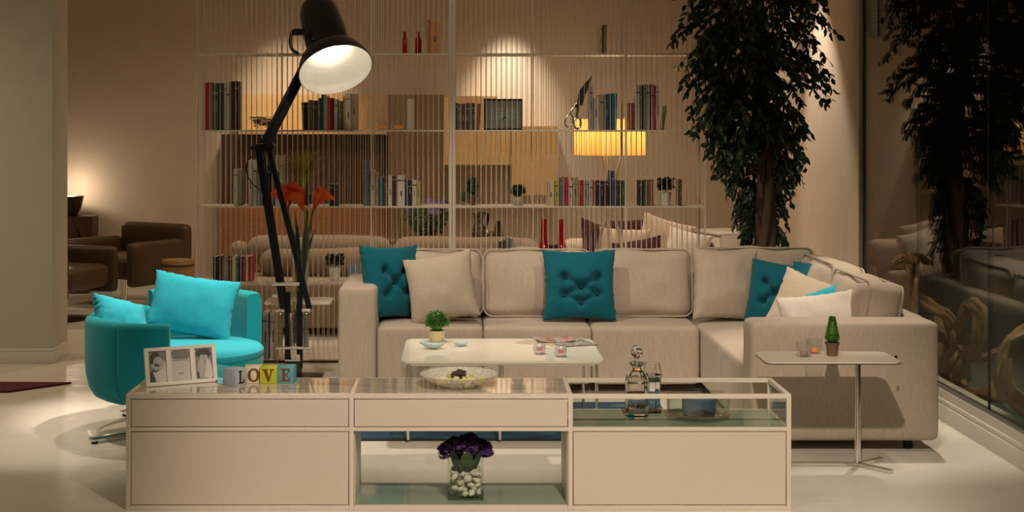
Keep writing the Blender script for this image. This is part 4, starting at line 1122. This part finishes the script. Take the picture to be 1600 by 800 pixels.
# ornamental grass plant behind the lilies
t = thing('grass_plant', 'tall wispy olive ornamental grass in a pot behind orange lilies', 'plant', shelf_at(474, B)+Vector((.0, .03, 0)))
MB().lathe([(.04, 0), (.055, .07), (.05, .07), (.045, .06)], 24).build('pot', plain('dark_pot', (.03, .028, .025), .6), t)
rnd = random.Random(12); m = MB()
for i in range(420):
    a = rnd.random()*2*PI; r = rnd.random()*.03; sp = .165*rnd.random()**.7; H = rnd.uniform(.20, .38)
    b0 = Vector((r*math.cos(a), r*math.sin(a), .06)); tip = Vector((sp*math.cos(a), sp*math.sin(a)*.45, H)); mid = b0.lerp(tip, .5)+Vector((-.25*sp*math.cos(a), 0, .03))
    s = Vector((math.sin(a)+.3, math.cos(a), 0)).normalized()*.0036
    m.quad([b0-s, b0+s, mid+s, mid-s]); m.quad([mid-s, mid+s, tip+s*.3, tip-s*.3])
m.build('blades', mottled('olive_grass', (.34, .28, .04), (.60, .48, .10), 12, rough=.7), t)
o = MB().box((-.036, 0, 0), (.036, .06, .10), .004, 2).build('small_box', plain('dusty_blue', (.16, .20, .26), .6))
o.location = shelf_at(553, A); tag(o, 'small dusty blue box beside the white pot, above the sofa arm', 'box')

# ------------------------------------------------------------------ behind the bookcase: wall units
UY = 13.75
def wbox(x0, y0, x1, y1, yfront, name, mat, lab, cat, back=YB-.001, r=.003):
    p0, p1 = P(x0, y1, yfront), P(x1, y0, yfront)
    t = thing(name, lab, cat, ((p0.x+p1.x)/2, yfront, p0.z))
    w = (p1.x-p0.x)/2; h = p1.z-p0.z
    MB().box((-w, .02, 0), (w, back-yfront, h), r).build('carcass', mat, t)
    return t, w, h
M_maple = wood('pale_maple', (.53, .34, .145), (.61, .41, .19), 3, (1, 1, 8), .45)
M_walnut = wood('dark_walnut', (.035, .014, .006), (.075, .030, .012), 3, (12, 1, 1.2), .4)
M_teak = wood('orange_teak', (.22, .085, .025), (.32, .13, .04), 3, (1, 1, 14), .45)
M_oakbr = wood('brown_oak', (.13, .075, .035), (.19, .115, .06), 3, (12, 1, 1.2), .45)
t, w, h = wbox(345, 210, 606, 322, UY+.2, 'wall_panel', M_walnut, 'dark walnut wall panel behind the bookcase and lamp', 'wall panel')
MB().box((-w, 0, .0), (w, .0195, h)).build('face', M_walnut, t)
t, w, h = wbox(345, 322.2, 606, 452, UY+.1, 'low_cabinet', M_teak, 'orange-brown low wood cabinet behind the rear sofa', 'cabinet')
for i in range(3): MB().box((-w+2*w*i/3+.003, 0, .003), (-w+2*w*(i+1)/3-.003, .0195, h-.003), .001, 1).build('door', M_teak, t)
t, w, h = wbox(372, 203.5, 606, 210, UY, 'wall_shelf', M_maple, 'long pale maple wall shelf behind books', 'shelf')
t, w, h = wbox(372, 148, 606, 203, UY+.25, 'maple_panel', M_maple, 'pale maple back panel lit from above behind the books', 'wall panel')
MB().box((-w, 0, 0), (w, .0195, h)).build('face', M_maple, t)
t, w, h = wbox(606.5, 148, 692, 452, UY, 'tall_cabinet', M_oakbr, 'tall brown oak cabinet behind the centre of the bookcases', 'cabinet')
for a, b in ((-w, 0), (0, w)): MB().box((a+.002, 0, .002), (b-.002, .0195, h-.002), .001, 1).build('door', M_oakbr, t)
c0 = P(693, 258, UY)
t = thing('wall_cabinet', 'pale maple stepped wall cabinet behind the framed picture', 'cabinet', c0)
mk = UY/FP
Lp = [(0, 0), (107*mk, 0), (107*mk, 61*mk), (84*mk, 61*mk), (84*mk, 108*mk), (0, 108*mk)]
MB().prism(Lp, -(YB-.001-UY), -.02, .002, M=Matrix.Rotation(PI/2, 4, 'X')).build('carcass', M_maple, t)
MB().box((.002, 0, .002), (52*mk, .0195, 106*mk), .001, 1).build('door', M_maple, t)
MB().box((52.5*mk, 0, .002), (84*mk-.002, .0195, 106*mk), .001, 1).build('door', M_maple, t)
t, w, h = wbox(800.5, 197, 872, 305, UY-.06, 'wall_cabinet', M_maple, 'pale maple wall cabinet just above the cream yellow books', 'cabinet')
MB().box((-w+.001, 0, .002), (w-.001, .0195, h-.002), .001, 1).build('door', M_maple, t)

# ------------------------------------------------------------------ rear sofas
def roll(m, x0, x1, y, ztop, rad, depth, seed):
    m.soft((x0, y, ztop-2*rad), (x1, y+depth, ztop), min(rad, depth/2)*.98, 16, nz=.012, fq=4, seed=seed); return m
Y2 = 11.3
X0, X1 = PX(357, Y2), PX(845, Y2)
rs = thing('rear_sofa', 'long taupe sofa with rolled back cushions seen behind the bookcase', 'sofa', ((X0+X1)/2, Y2, 0)); ox = rs.location.x
def R_(px, y): return PX(px, y)-ox
MB().soft((X0-ox, -.3, .06), (X1-ox, .75, .40), .04, 10).build('base', M_sofa2, rs)
for i, (a, b) in enumerate(((384, 612), (613, 845))):
    yy_ = 11.85
    roll(MB(), R_(a, yy_), R_(b, yy_), .50, PZ(369 if i == 0 else 372, yy_), .12, .28, i+1).build('back_cushion', M_sofa2, rs, 80)
for i, (a, b) in enumerate(((400, 590), (591, 845))):
    yy_ = 11.45
    roll(MB(), R_(a, yy_), R_(b, yy_), .18, PZ(391, yy_), .115, .30, i+5).build('lumbar_cushion', M_sofa2, rs, 80)
roll(MB(), R_(357, 11.85), R_(383, 11.85), .5, PZ(378, 11.85), .11, .26, 9).build('end_roll', M_sofa2, rs, 80)
for x in (X0-ox+.1, X1-ox-.1):
    for y in (-.2, .65): MB().lathe([(.025, 0), (.025, .07)], 12, M=Matrix.Translation((x, y, 0))).build('foot', M_blackm, rs)
# console table behind the rear sofa, with vases and flowers
tb = thing('console_table', 'narrow brown table hidden behind the rear sofa', 'table', (PX(710, 12.4), 12.4, 0))
zt2 = .615
MB().box((-.65, -.15, zt2-.03), (.65, .15, zt2), .003).build('top', M_oakbr, tb)
for x in (-.6, .6):
    for y in (-.11, .11): MB().box((x-.02, y-.02, 0), (x+.02, y+.02, zt2-.03)).build('leg', M_oakbr, tb)
M_merc = mottled('mercury_glass', (.03, .025, .02), (.45, .40, .33), 26, rough=.2, metal=.8, bump=.3)
ky = 12.4/FP
t = thing('silver_pitcher', 'mottled silver pitcher with dark handle behind the rear sofa', 'pitcher', (PX(748, 12.4), 12.4, zt2))
hp = PZ(331, 12.4)-zt2
MB().lathe([(.045, 0), (.055, .01), (.060, hp*.2), (.048, hp*.45), (.034, hp*.62), (.036, hp*.75), (.055, hp*.98), (.052, hp), (.03, hp*.75)], 28).build('body', M_merc, t)
MB().tube(bez([(.045, 0, hp*.96), (.075, 0, hp*.9), (.07, 0, hp*.6), (.05, 0, hp*.35)], 16), .012, 8).build('handle', M_blackm, t)
t = MB().lathe([(.045, 0), (.042, .02), (.026, .155), (.028, .16), (.022, .16)], 24).build('tapered_vase', plain('bronze_glaze', (.10, .075, .05), .3, .4))
t.location = (PX(779, 12.4), 12.4, zt2); tag(t, 'small tapered bronze vase beside the silver pitcher', 'vase')
t = MB().lathe([(.03, 0), (.045, .03), (.04, .075), (.02, .095), (.012, .095)], 20).build('small_jar', M_merc)
t.location = (PX(764, 12.25), 12.27, zt2); tag(t, 'squat dark mottled jar tucked beside the silver pitcher', 'jar')
t = thing('flower_pot', 'bushy potted plant with lilac flowers behind the rear sofa', 'plant', (PX(668, 12.4), 12.4, zt2))
MB().lathe([(.06, 0), (.08, .09), (.07, .09)], 24).build('pot', plain('dark_pot', (.03, .028, .025), .6), t)
rnd = random.Random(14); m, fw = MB(), MB()
for i in range(420):
    a = rnd.random()*2*PI; r = .21*math.sqrt(rnd.random()); z = .06+rnd.random()*.26*(1-.2*(r/.21)**2)
    r *= (.35+.65*min(1, z/.2))
    c = Vector((r*math.cos(a), r*math.sin(a)*.6, z)); d = Vector((rnd.gauss(0, 1), rnd.gauss(0, 1), rnd.gauss(0, 1)+.6)).normalized()*.045; s = d.cross(Vector((rnd.random(), 1, 0))).normalized()*.013
    m.quad([c, c+d*.5+s, c+d, c+d*.5-s])
for i in range(17):
    a = rnd.random()*2*PI; r = .20*math.sqrt(rnd.random()); c = Vector((r*math.cos(a), r*math.sin(a)*.5-.05, .29+rnd.uniform(-.05, .05)))
    for k in range(9):
        aa = k*2*PI/9; d = Vector((math.cos(aa), -.25, math.sin(aa)))*.036; s = Vector((-math.sin(aa), 0, math.cos(aa)))*.012
        fw.quad([c, c+d*.6+s, c+d, c+d*.6-s])
m.build('foliage', mottled('flower_leaf', (.02, .06, .01), (.05, .14, .03), 20, rough=.6), t)
fw.build('blossoms', mottled('lilac_petal', (.22, .17, .38), (.33, .28, .50), 20, rough=.7), t)
# pale rear sofa with pillows
M_blush = fabric('blush_linen', (.56, .42, .33), .08, (50, 50, 20))
Y3 = 11.35
ps = thing('pale_sofa', 'pale blush sofa piled with pillows behind the tripod lamp', 'sofa', (PX(990, Y3), Y3, 0)); ox = ps.location.x
MB().soft((PX(880, Y3)-ox, -.25, .05), (PX(1098, Y3)-ox, .75, .42), .04, 10).build('base', M_blush, ps)
MB().soft((PX(880, 11.9)-ox, .45, .40), (PX(1098, 11.9)-ox, .74, PZ(375, 11.9)), .07, 12, nz=.008).build('backrest', M_blush, ps)
for x in (PX(880, Y3)-ox+.08, PX(1098, Y3)-ox-.08):
    for y in (-.17, .66): MB().lathe([(.022, 0), (.022, .056)], 12, M=Matrix.Translation((x, y, 0))).build('foot', M_blackm, ps)
g3 = 'pillows on the pale rear sofa'
def rp(px, yb_, y, w, h, t_, rot, mat, lab, seed):
    o = pillow_mb(w, h, t_, seed, n=32, wr=.006).build('throw_pillow', mat, None, 180)
    o.location = (PX(px, y), y, yb_); o.rotation_euler = tuple(math.radians(a) for a in rot); tag(o, lab, 'pillow', g3)
rp(937, .43, 11.38, .36, .42, .11, (-16, 14, 42), M_maroon, 'maroon pillow leaning at the tripod lamp legs', 41)
rp(975, .43, 11.30, .40, .37, .12, (-16, 3, 0), M_blush, 'square blush pillow behind the tripod lamp legs', 42)
rp(990, .43, 11.58, .44, .42, .11, (-10, -3, 0), M_maroon, 'maroon pillow just showing above the blush pillow', 43)
rp(1024, .43, 11.48, .42, .44, .13, (-12, 16, -8), M_blush, 'tallest blush pillow rising in the middle of the pile', 44)
rp(1003, .43, 11.08, .38, .31, .12, (-22, -10, -8), M_maroon, 'maroon pillow lying in front of the pile', 45)
rp(1062, .43, 11.28, .34, .36, .14, (-18, 12, -20), M_cream, 'cream pillow at the white cabinet end of pile', 46)
# tripod lamp
TY = 10.62
tl = thing('tripod_lamp', 'tripod floor lamp with glowing amber drum shade behind the bookcase', 'floor lamp', (PX(952.5, TY), TY, 0))
kx = TY/FP
def TP(px, py, dy): return Vector(((px-952.5)*kx, dy, PZ(py, TY)))
def drum():
    x = N('lit_wood_veneer_shade')
    d = x.n('ShaderNodeBsdfDiffuse'); d.inputs[0].default_value = (.55, .34, .12, 1)
    tr = x.n('ShaderNodeBsdfTranslucent'); f = x.noise(x.coords((14, 14, .8)), 3.5, 4, .6)
    c = x.ramp(f, [(.3, (.80, .42, .10)), (.7, (.95, .60, .20))]); x.l(c, tr.inputs[0])
    m = x.n('ShaderNodeMixShader'); m.inputs[0].default_value = .6
    x.l(d.outputs[0], m.inputs[1]); x.l(tr.outputs[0], m.inputs[2]); x.l(m.outputs[0], x.out.inputs[0]); return x.m
z0, z1 = PZ(242, TY), PZ(186, TY); rd = 55.5*kx
MB().lathe([(rd, z0), (rd, z1)], 48, cap0=False, cap1=False).build('lamp_shade', drum(), tl)
MB().lathe([(rd-.003, z1), (rd-.003, z1+.004), (rd+.002, z1+.004), (rd+.002, z1)], 48, cap0=False, cap1=False).build('shade_rim', plain('shade_trim', (.7, .6, .45), .6), tl)
M_ash = plain('pale_ash_wood', (.66, .56, .44), .5)
for a, b in (((940, 236, .0), (985, 452, -.02)), ((948, 236, .05), (957, 440, .18)), ((972, 236, -.05), (912, 460, -.10))):
    A_, B_ = TP(*a), TP(*b); d = (B_-A_); k = (A_.z)/(A_.z-B_.z); B_ = A_+d*k
    MB().tube([A_, B_+Vector((0, 0, .0))], [.012, .010], 10).build('leg', M_ash, tl)
MB().ball((0, 0, (z0+z1)/2), .045, 2).build('bulb', emit('amber_bulb', (1, .72, .40), 20), tl)
MB().tube([(0, 0, z0-.02), (0, 0, (z0+z1)/2-.04)], .012, 8).build('lamp_holder', M_ash, tl)
for px in (942, 975):
    MB().tube([TP(px, 190, 0), TP(px+4*(1 if px > 950 else -1), 178, 0)], .006, 6).build('finial', M_ash, tl)
# white cabinet with round knob
p0, p1 = Vector((PX(1074, 12.9), 12.9, 0)), Vector((PX(1124, 12.35), 12.35, 0))
t = thing('white_cabinet', 'white cabinet with round dark knob between rear sofa and tree', 'cabinet', (p0+p1)/2, math.atan2(p1.y-p0.y, p1.x-p0.x))
w = (p1-p0).length/2; h = PZ(364.5, 12.6)
MB().box((-w, .021, .02), (w, .40, h), .003).build('carcass', M_cer, t)
MB().box((-w+.003, 0, .03), (w-.003, .02, h-.02), .002).build('door', M_cer, t)
MB().box((-w, -.004, h+.0005), (w, .40, h+.016), .002).build('top', M_cer, t)
MB().lathe([(.045, 0), (.042, .02), (.02, .025)], 24, M=Matrix.Translation((w*.55, -.001, h-.11)) @ Matrix.Rotation(PI/2, 4, 'X')).build('knob', plain('bronze', (.10, .08, .05), .4, .6), t)

# ------------------------------------------------------------------ far corner behind the pier
M_brl = mottled('brown_leather', (.050, .026, .006), (.066, .036, .009), 12, rough=.5)
def lounge(loc, rz, lab):
    t = thing('lounge_chair', lab, 'armchair', loc, rz, 'brown lounge chairs')
    MB().soft((-.33, -.30, .26), (.33, .33, .44), .05, 10, bulge=(0, 0, .02)).build('seat', M_brl, t)
    MB().soft((-.40, .335, .22), (.40, .46, .70), .055, 10).build('backrest', M_brl, t)
    for s in (-1, 1):
        lo, hi = sorted((s*.335, s*.43)); MB().soft((lo, -.33, .20), (hi, .333, .58), .045, 10).build('armrest', M_brl, t)
    MB().tube([(0, 0, .03), (0, 0, .26)], .03, 14).build('column', M_chrome, t)
    MB().lathe([(.26, 0), (.26, .012), (.05, .03)], 32).build('base', M_chrome, t)
lounge((PX(112, 11.9)-.12, 11.9, 0), math.radians(74), 'nearer brown leather lounge chair beside the grey pier')
lounge((PX(194, 12.95), 12.95, 0), math.radians(-32), 'farther brown leather lounge chair against the back wall')
t = thing('drum_stool', 'low round wooden drum stool on the floor beside the bookcase', 'stool', (PX(277.5, 12.4), 12.4, 0))
MB().lathe([(.125, 0), (.138, .02), (.138, .20), (.138, .44), (.13, .45), (.03, .452)], 36).build('body', wood('stool_oak', (.20, .11, .03), (.30, .18, .06), 3, (1, 1, 10)), t)
MB().lathe([(.1385, .395), (.1415, .40), (.1415, .41), (.1385, .415)], 36, cap0=False, cap1=False).build('band', M_walnut, t)
t = thing('angular_pedestal', 'dark angular pedestal of tapering blocks in far corner', 'pedestal', (PX(112, 13.9), 13.9, 0))
kk = 13.9/FP
bl_ = lambda px: (px-112)*kk
zz = lambda py: PZ(py, 13.9)
mm_ = MB()
def frus(m, x0a, x1a, z0_, x0b, x1b, z1_, d):
    t2 = bmesh.new()
    a = [t2.verts.new(v) for v in ((x0a, -d, z0_), (x1a, -d, z0_), (x1a, d, z0_), (x0a, d, z0_))]; b = [t2.verts.new(v) for v in ((x0b, -d, z1_), (x1b, -d, z1_), (x1b, d, z1_), (x0b, d, z1_))]
    t2.faces.new(a[::-1]); t2.faces.new(b)
    for i in range(4): t2.faces.new((a[i], a[(i+1) % 4], b[(i+1) % 4], b[i]))
    bmesh.ops.recalc_face_normals(t2, faces=t2.faces); m._add(t2)
frus(mm_, bl_(96), bl_(142), 0, bl_(88), bl_(150), zz(388)-.0, .12)
mm_.build('plinth', M_walnut, t)
m2 = MB(); frus(m2, bl_(140), bl_(149), zz(387.5), bl_(118), bl_(149), zz(337), .11); m2.build('block', M_walnut, t)
m3 = MB().lathe([(.06, zz(337)+.002), (.10, zz(325)), (.125, zz(306)), (.118, zz(306)), (.05, zz(330))], 28, M=Matrix.Translation((bl_(110), 0, 0)))
m3.build('uplight_bowl', plain('dark_bronze', (.05, .03, .015), .35, .5), t)
MB().box((-.09, -.10, zz(387.5)), (.09, .10, zz(337)), .002).build('stem_block', M_walnut, t)

# ------------------------------------------------------------------ ficus tree
FY = 9.72
fb = Vector((PX(1192, FY), FY, 0))
ft_ = thing('ficus_tree', 'tall dark ficus tree with braided trunk behind the sofa corner', 'tree', fb)
kf = FY/FP
MB().lathe([(.15, 0), (.19, .05), (.215, .36), (.225, .40), (.205, .40), (.20, .36)], 36).build('pot', plain('grey_planter', (.18, .17, .16), .6), ft_)
MB().lathe([(.198, .34), (.198, .365), (.01, .372)], 24).build('soil', plain('soil', (.02, .014, .01), .95), ft_)
M_bark = mottled('ficus_bark', (.05, .028, .015), (.12, .07, .035), 18, (1, 1, .25), .85, .5)
rnd = random.Random(77)
for k in range(4):
    pts = []
    for i in range(40):
        u = i/39; z = .36+u*2.0; a = u*5.0+k*PI/2
        r = .045*(1-.45*u)
        pts.append((r*math.cos(a)+.02*math.sin(u*5), r*math.sin(a), z))
    MB().tube(pts, [.036-.016*i/39 for i in range(40)], 10, nz=.25, fq=9, seed=k).build('trunk', M_bark, ft_)
env = [(-75, 1180, 120), (-60, 1180, 140), (0, 1180, 146), (50, 1178, 146), (100, 1176, 138), (150, 1178, 128), (200, 1182, 104), (250, 1186, 80), (300, 1190, 56), (350, 1190, 50), (390, 1192, 48)]
def env_at(py):
    for (a, ca, wa), (b, cb_, wb) in zip(env, env[1:]):
        if a <= py <= b:
            u = (py-a)/(b-a); return ca+(cb_-ca)*u, wa+(wb-wa)*u
    return env[-1][1:]
lm = MB(); br = MB()
def leaf(m, p, d, L_, w):
    if p.x+fb.x < 1.75: d = Vector((d.x, min(d.y, 0), d.z))
    d = d.normalized(); s = d.cross(Vector((rnd.gauss(0, 1), rnd.gauss(0, 1), rnd.gauss(0, 1)))).normalized()
    n = s.cross(d)
    a, b = p+d*L_*.35, p+d*L_*.7+n*L_*.05; tip = p+d*L_-n*L_*.06
    q = n*w*.25
    bmv = m.bm.verts.new
    v0, v1, v2, t_ = bmv(p), bmv(a), bmv(b), bmv(tip)
    l1, l2, r1, r2 = bmv(a+s*w+q), bmv(b+s*w*.7+q), bmv(a-s*w+q), bmv(b-s*w*.7+q)
    for f in ((v0, l1, v1), (v1, l1, l2, v2), (v2, l2, t_), (v0, v1, r1), (v1, v2, r2, r1), (v2, t_, r2)):
        m.bm.faces.new(f).material_index = 0
NT = 760
for i in range(NT):
    py = rnd.uniform(-78, 385) if rnd.random() < .86 else rnd.uniform(250, 385)
    c, hw = env_at(py)
    if py > 262 and rnd.random() < .62: continue
    a = rnd.random()*2*PI; r = math.sqrt(rnd.random())*.92*(1+.10*noise.noise(Vector((a*1.5, py*.02, 3))))
    if py > 225 and abs(math.cos(a))*r*hw*kf < .13 and math.sin(a) < .3: continue
    start = Vector(((c-1192)*kf+hw*kf*r*.55*math.cos(a), hw*kf*r*.55*math.sin(a)*.75, PZ(py-10, FY)))
    end = Vector(((c-1192)*kf+hw*kf*r*math.cos(a), hw*kf*r*math.sin(a)*.75, PZ(py+18, FY)-.02))
    for v in (start, end):
        if v.x+fb.x < 1.72: v.y = min(v.y, 9.62-FY)-.0
    mid = start.lerp(end, .5)+Vector((0, 0, .045))
    tw = bez([start, mid, end], 8)
    br.tube(tw, [.004-.0003*j for j in range(9)], 4, cap=False)
    for j in range(1, 9):
        for k in range(2):
            d = (tw[j]-tw[j-1]).normalized()*.7+Vector((rnd.gauss(0, .55), rnd.gauss(0, .55), rnd.gauss(-.65, .4)))
            leaf(lm, tw[j], d, rnd.uniform(.045, .075), rnd.uniform(.011, .017))
M_fic = mottled('ficus_leaf', (.014, .032, .008), (.034, .068, .018), 12, rough=.45)
lm.build('foliage', M_fic, ft_, 180)
for k in range(16):
    py = 300-k*22; c, hw = env_at(max(-70, py)); a = k*2.4
    s = Vector((.02*math.cos(a), .02*math.sin(a), PZ(py, FY)))
    br.tube(bez([s, s+Vector((hw*kf*.3*math.cos(a), hw*kf*.25*math.sin(a), .14)), Vector(((c-1192)*kf+hw*kf*.6*math.cos(a), hw*kf*.45*math.sin(a), PZ(py-55, FY)))], 10), [.013-.0008*j for j in range(11)], 6)
br.build('branches', M_bark, ft_)

# ------------------------------------------------------------------ driftwood outside the glass
M_drift = mottled('driftwood_bark', (.04, .018, .007), (.34, .19, .085), 11, (1, 1, .6), .85, 1.0)
M_drift2 = mottled('bleached_driftwood', (.10, .06, .03), (.46, .33, .19), 9, (1, 1, .5), .85, 1.0)
t = thing('driftwood', 'gnarled brown driftwood with forked root standing outside the shop window', 'driftwood', (PX(1495, 8.6), 8.6, -.02))
def DP_(px, py, y=8.6): return P(px, py, y)-t.location
m = MB()
m.tube(bez([DP_(1394, 412), DP_(1412, 402), DP_(1424, 430), DP_(1430, 458), DP_(1452, 478), DP_(1482, 496), DP_(1496, 528), DP_(1506, 560), DP_(1510, 588)], 40), [.016+.020*min(1, i/34) for i in range(41)], 18, nz=.9, fq=12, seed=1)
m.tube(bez([DP_(1412, 402), DP_(1430, 408), DP_(1438, 420, 8.5)], 10), [.035-.002*i for i in range(11)], 10, nz=.5, seed=2)
m.tube(bez([DP_(1500, 540), DP_(1506, 500, 8.5), DP_(1518, 478, 8.45), DP_(1534, 490, 8.4), DP_(1532, 530, 8.4), DP_(1520, 560, 8.5)], 30), [.026+.016*math.sin(i/30*PI) for i in range(31)], 18, nz=.9, fq=13, seed=3)
m.tube(bez([DP_(1470, 575, 8.7), DP_(1490, 555), DP_(1530, 560, 8.5), DP_(1560, 548, 8.5)], 20), [.040-.0012*i for i in range(21)], 16, nz=.9, fq=13, seed=4)
m.tube(bez([DP_(1462, 498, 8.8), DP_(1470, 530, 8.7), DP_(1484, 580, 8.6), DP_(1490, 598, 8.6)], 20), [.03+.002*i for i in range(21)], 12, nz=.5, fq=8, seed=5)
m.tube(bez([DP_(1425, 440), DP_(1424, 465), DP_(1430, 500)], 10), [.015]*11, 8, nz=.4, seed=6)
for k in range(9):
    a_ = (1500+rnd.uniform(-35, 30), 560+rnd.uniform(-45, 30)); b_ = (a_[0]+rnd.uniform(-38, 38), a_[1]+rnd.uniform(-45, 25))
    m.tube(bez([DP_(*a_), DP_((a_[0]+b_[0])/2+rnd.uniform(-8, 8), (a_[1]+b_[1])/2, 8.5), DP_(*b_, 8.6+rnd.uniform(-.12, .12))], 10), [.027-.0022*i for i in range(11)], 10, nz=.8, fq=14, seed=20+k)
m.build('trunk', M_drift, t)
t = thing('driftwood', 'short driftwood log lying on the paving outside the window', 'driftwood', (PX(1530, 8.1), 8.1, -.02))
m = MB().tube(bez([DP_(1492, 622, 8.2), DP_(1520, 617, 8.1), DP_(1560, 612, 8.0), DP_(1580, 606, 7.9)], 24), [.045+.012*math.sin(i*.5) for i in range(25)], 14, nz=.4, fq=9, seed=7)
m.build('log', M_drift, t)
t = thing('driftwood', 'pale arching driftwood limb outside the window at picture edge', 'driftwood', (PX(1600, 7.75), 7.75, -.02))
Yd = 7.75
m = MB().tube(bez([DP_(1640, 508, Yd), DP_(1610, 515, Yd), DP_(1580, 530, Yd), DP_(1564, 560, Yd), DP_(1566, 595, Yd), DP_(1584, 622, Yd), DP_(1612, 650, Yd), DP_(1645, 655, Yd)], 50), [.034+.012*math.sin(i*.22+1) for i in range(51)], 18, nz=.6, fq=11, seed=8)
m.tube(bez([DP_(1575, 560, Yd-.05), DP_(1574, 600, Yd-.06), DP_(1600, 625, Yd-.05), DP_(1630, 640, Yd)], 24), [.028]*25, 10, nz=.4, fq=9, seed=9)
m.build('limb', M_drift2, t)

# ------------------------------------------------------------------ lights
def spot(name, loc, aim, power, ang, blend=.5, col=(1, .78, .55), r=.05):
    l = bpy.data.lights.new(name, 'SPOT'); l.energy = power; l.spot_size = math.radians(ang); l.spot_blend = blend; l.color = col; l.shadow_soft_size = r
    o = bpy.data.objects.new(name, l); COL.objects.link(o); o.location = loc
    o.rotation_euler = (Vector(aim)-Vector(loc)).to_track_quat('-Z', 'Y').to_euler(); return o
def point(name, loc, power, col=(1, .75, .5), r=.05):
    l = bpy.data.lights.new(name, 'POINT'); l.energy = power; l.color = col; l.shadow_soft_size = r
    o = bpy.data.objects.new(name, l); COL.objects.link(o); o.location = loc; return o
WARM = (1, .86, .69)
zc = ZC-.12
spot('ceiling_spot', (-.7, 7.35, zc), (.6, 8.95, .5), 150, 62, .5, WARM)
spot('ceiling_spot', (1.5, 7.0, zc), (1.45, 8.7, .4), 100, 50, .5, WARM)
spot('ceiling_spot', (.75, 3.0, zc), (.45, 6.35, .3), 520, 52, .6, WARM)
spot('ceiling_spot', (2.42, 8.0, zc), (2.1, 7.75, .5), 190, 44, .6, WARM)
spot('ceiling_spot', (1.6, 5.6, zc), (1.95, 6.7, .0), 60, 44, .6, WARM)
spot('ceiling_spot', (.15, 7.75, zc), (.1, 7.45, 0), 200, 42, .7, WARM)
spot('ceiling_spot', (-.7, 7.3, zc), (-1.42, 7.95, .55), 400, 30, .5, WARM)
spot('ceiling_spot', (-1.5, 8.4, zc), (-1.5, 7.8, .5), 120, 40, .6, WARM)
spot('ceiling_spot', (-2.45, 7.6, zc), (-2.25, 7.6, 0), 110, 34, .5, WARM)
spot('ceiling_spot', (.42, 13.62, 2.9), (.44, 14.2, 1.62), 150, 54, 1, (1, .88, .72))
spot('ceiling_spot', (-1.6, 13.1, zc-.05), (-1.65, 14.0, 1.8), 140, 52, 1, (1, .80, .56))
spot('ceiling_spot', (.9, 11.0, zc), (1.3, 11.5, .6), 150, 50, .6, WARM)
spot('ceiling_spot', (-.9, 10.6, zc), (-1.0, 11.6, .6), 60, 60, .6, WARM)
spot('ceiling_spot', (2.2, 11.6, zc), (2.5, 12.2, .8), 60, 60, .5, WARM)
spot('ceiling_spot', (2.05, 10.9, zc), (2.58, 10.5, 1.0), 170, 52, .6, WARM)
spot('ceiling_spot', (-.3, 7.0, zc), (-.2, 9.8, 1.5), 40, 70, .8, WARM)  # added fill, brightens the bookcase rods and books from the front
# wide, soft fill spots added to raise the ambient light
for x, y, e in ((-4.3, 8.2, 150), (-4.2, 11.5, 60), (-1.6, 12.2, 110), (.9, 12.4, 120), (-.2, 4.6, 60)):
    spot('ambient_fill', (x, y, zc), (x, y, 0), e, 160, 1, (1, .76, .51), .25)
hl = lb+HM @ Vector((0, 0, .10)); hd = lb+HM @ Vector((0, 0, -1))
spot('lamp_beam', hl, hd, 20, 120, .8, (1, .86, .66), .04)
point('tripod_lamp_light', tl.location+Vector((0, 0, (z0+z1)/2+.07)), 8, (1, .72, .38), .04)
point('uplight', (PX(110, 13.9), 13.94, zz(306)+.06), 6, (1, .8, .6), .02)
spot('outside_light', (3.3, 7.2, 2.9), (3.05, 8.4, .2), 230, 50, .5, (1, .88, .70))
w = bpy.data.worlds.new('World'); S.world = w; w.use_nodes = True
w.node_tree.nodes['Background'].inputs[0].default_value = (.9, .75, .55, 1)
w.node_tree.nodes['Background'].inputs[1].default_value = .03

# ------------------------------------------------------------------ camera and render look
cam = bpy.data.cameras.new('Camera'); co = bpy.data.objects.new('Camera', cam); COL.objects.link(co)
co.location = (0, 0, EYE); co.rotation_euler = (PI/2, 0, 0)
cam.sensor_width = 36; cam.lens = FP/1600*36
cam.shift_x = (800-VX)/1600; cam.shift_y = (VY-400)/1600
cam.clip_start = .05
S.camera = co
S.view_settings.view_transform = 'Standard'; S.view_settings.look = 'None'
S.view_settings.gamma = 1; S.view_settings.use_curve_mapping = False
S.view_settings.exposure = 0.0
S.cycles.use_denoising = True
S.cycles.max_bounces = 10; S.cycles.transparent_max_bounces = 24; S.cycles.transmission_bounces = 10
S.cycles.caustics_reflective = False; S.cycles.caustics_refractive = False
S.cycles.sample_clamp_indirect = 6
S.cycles.use_light_tree = True
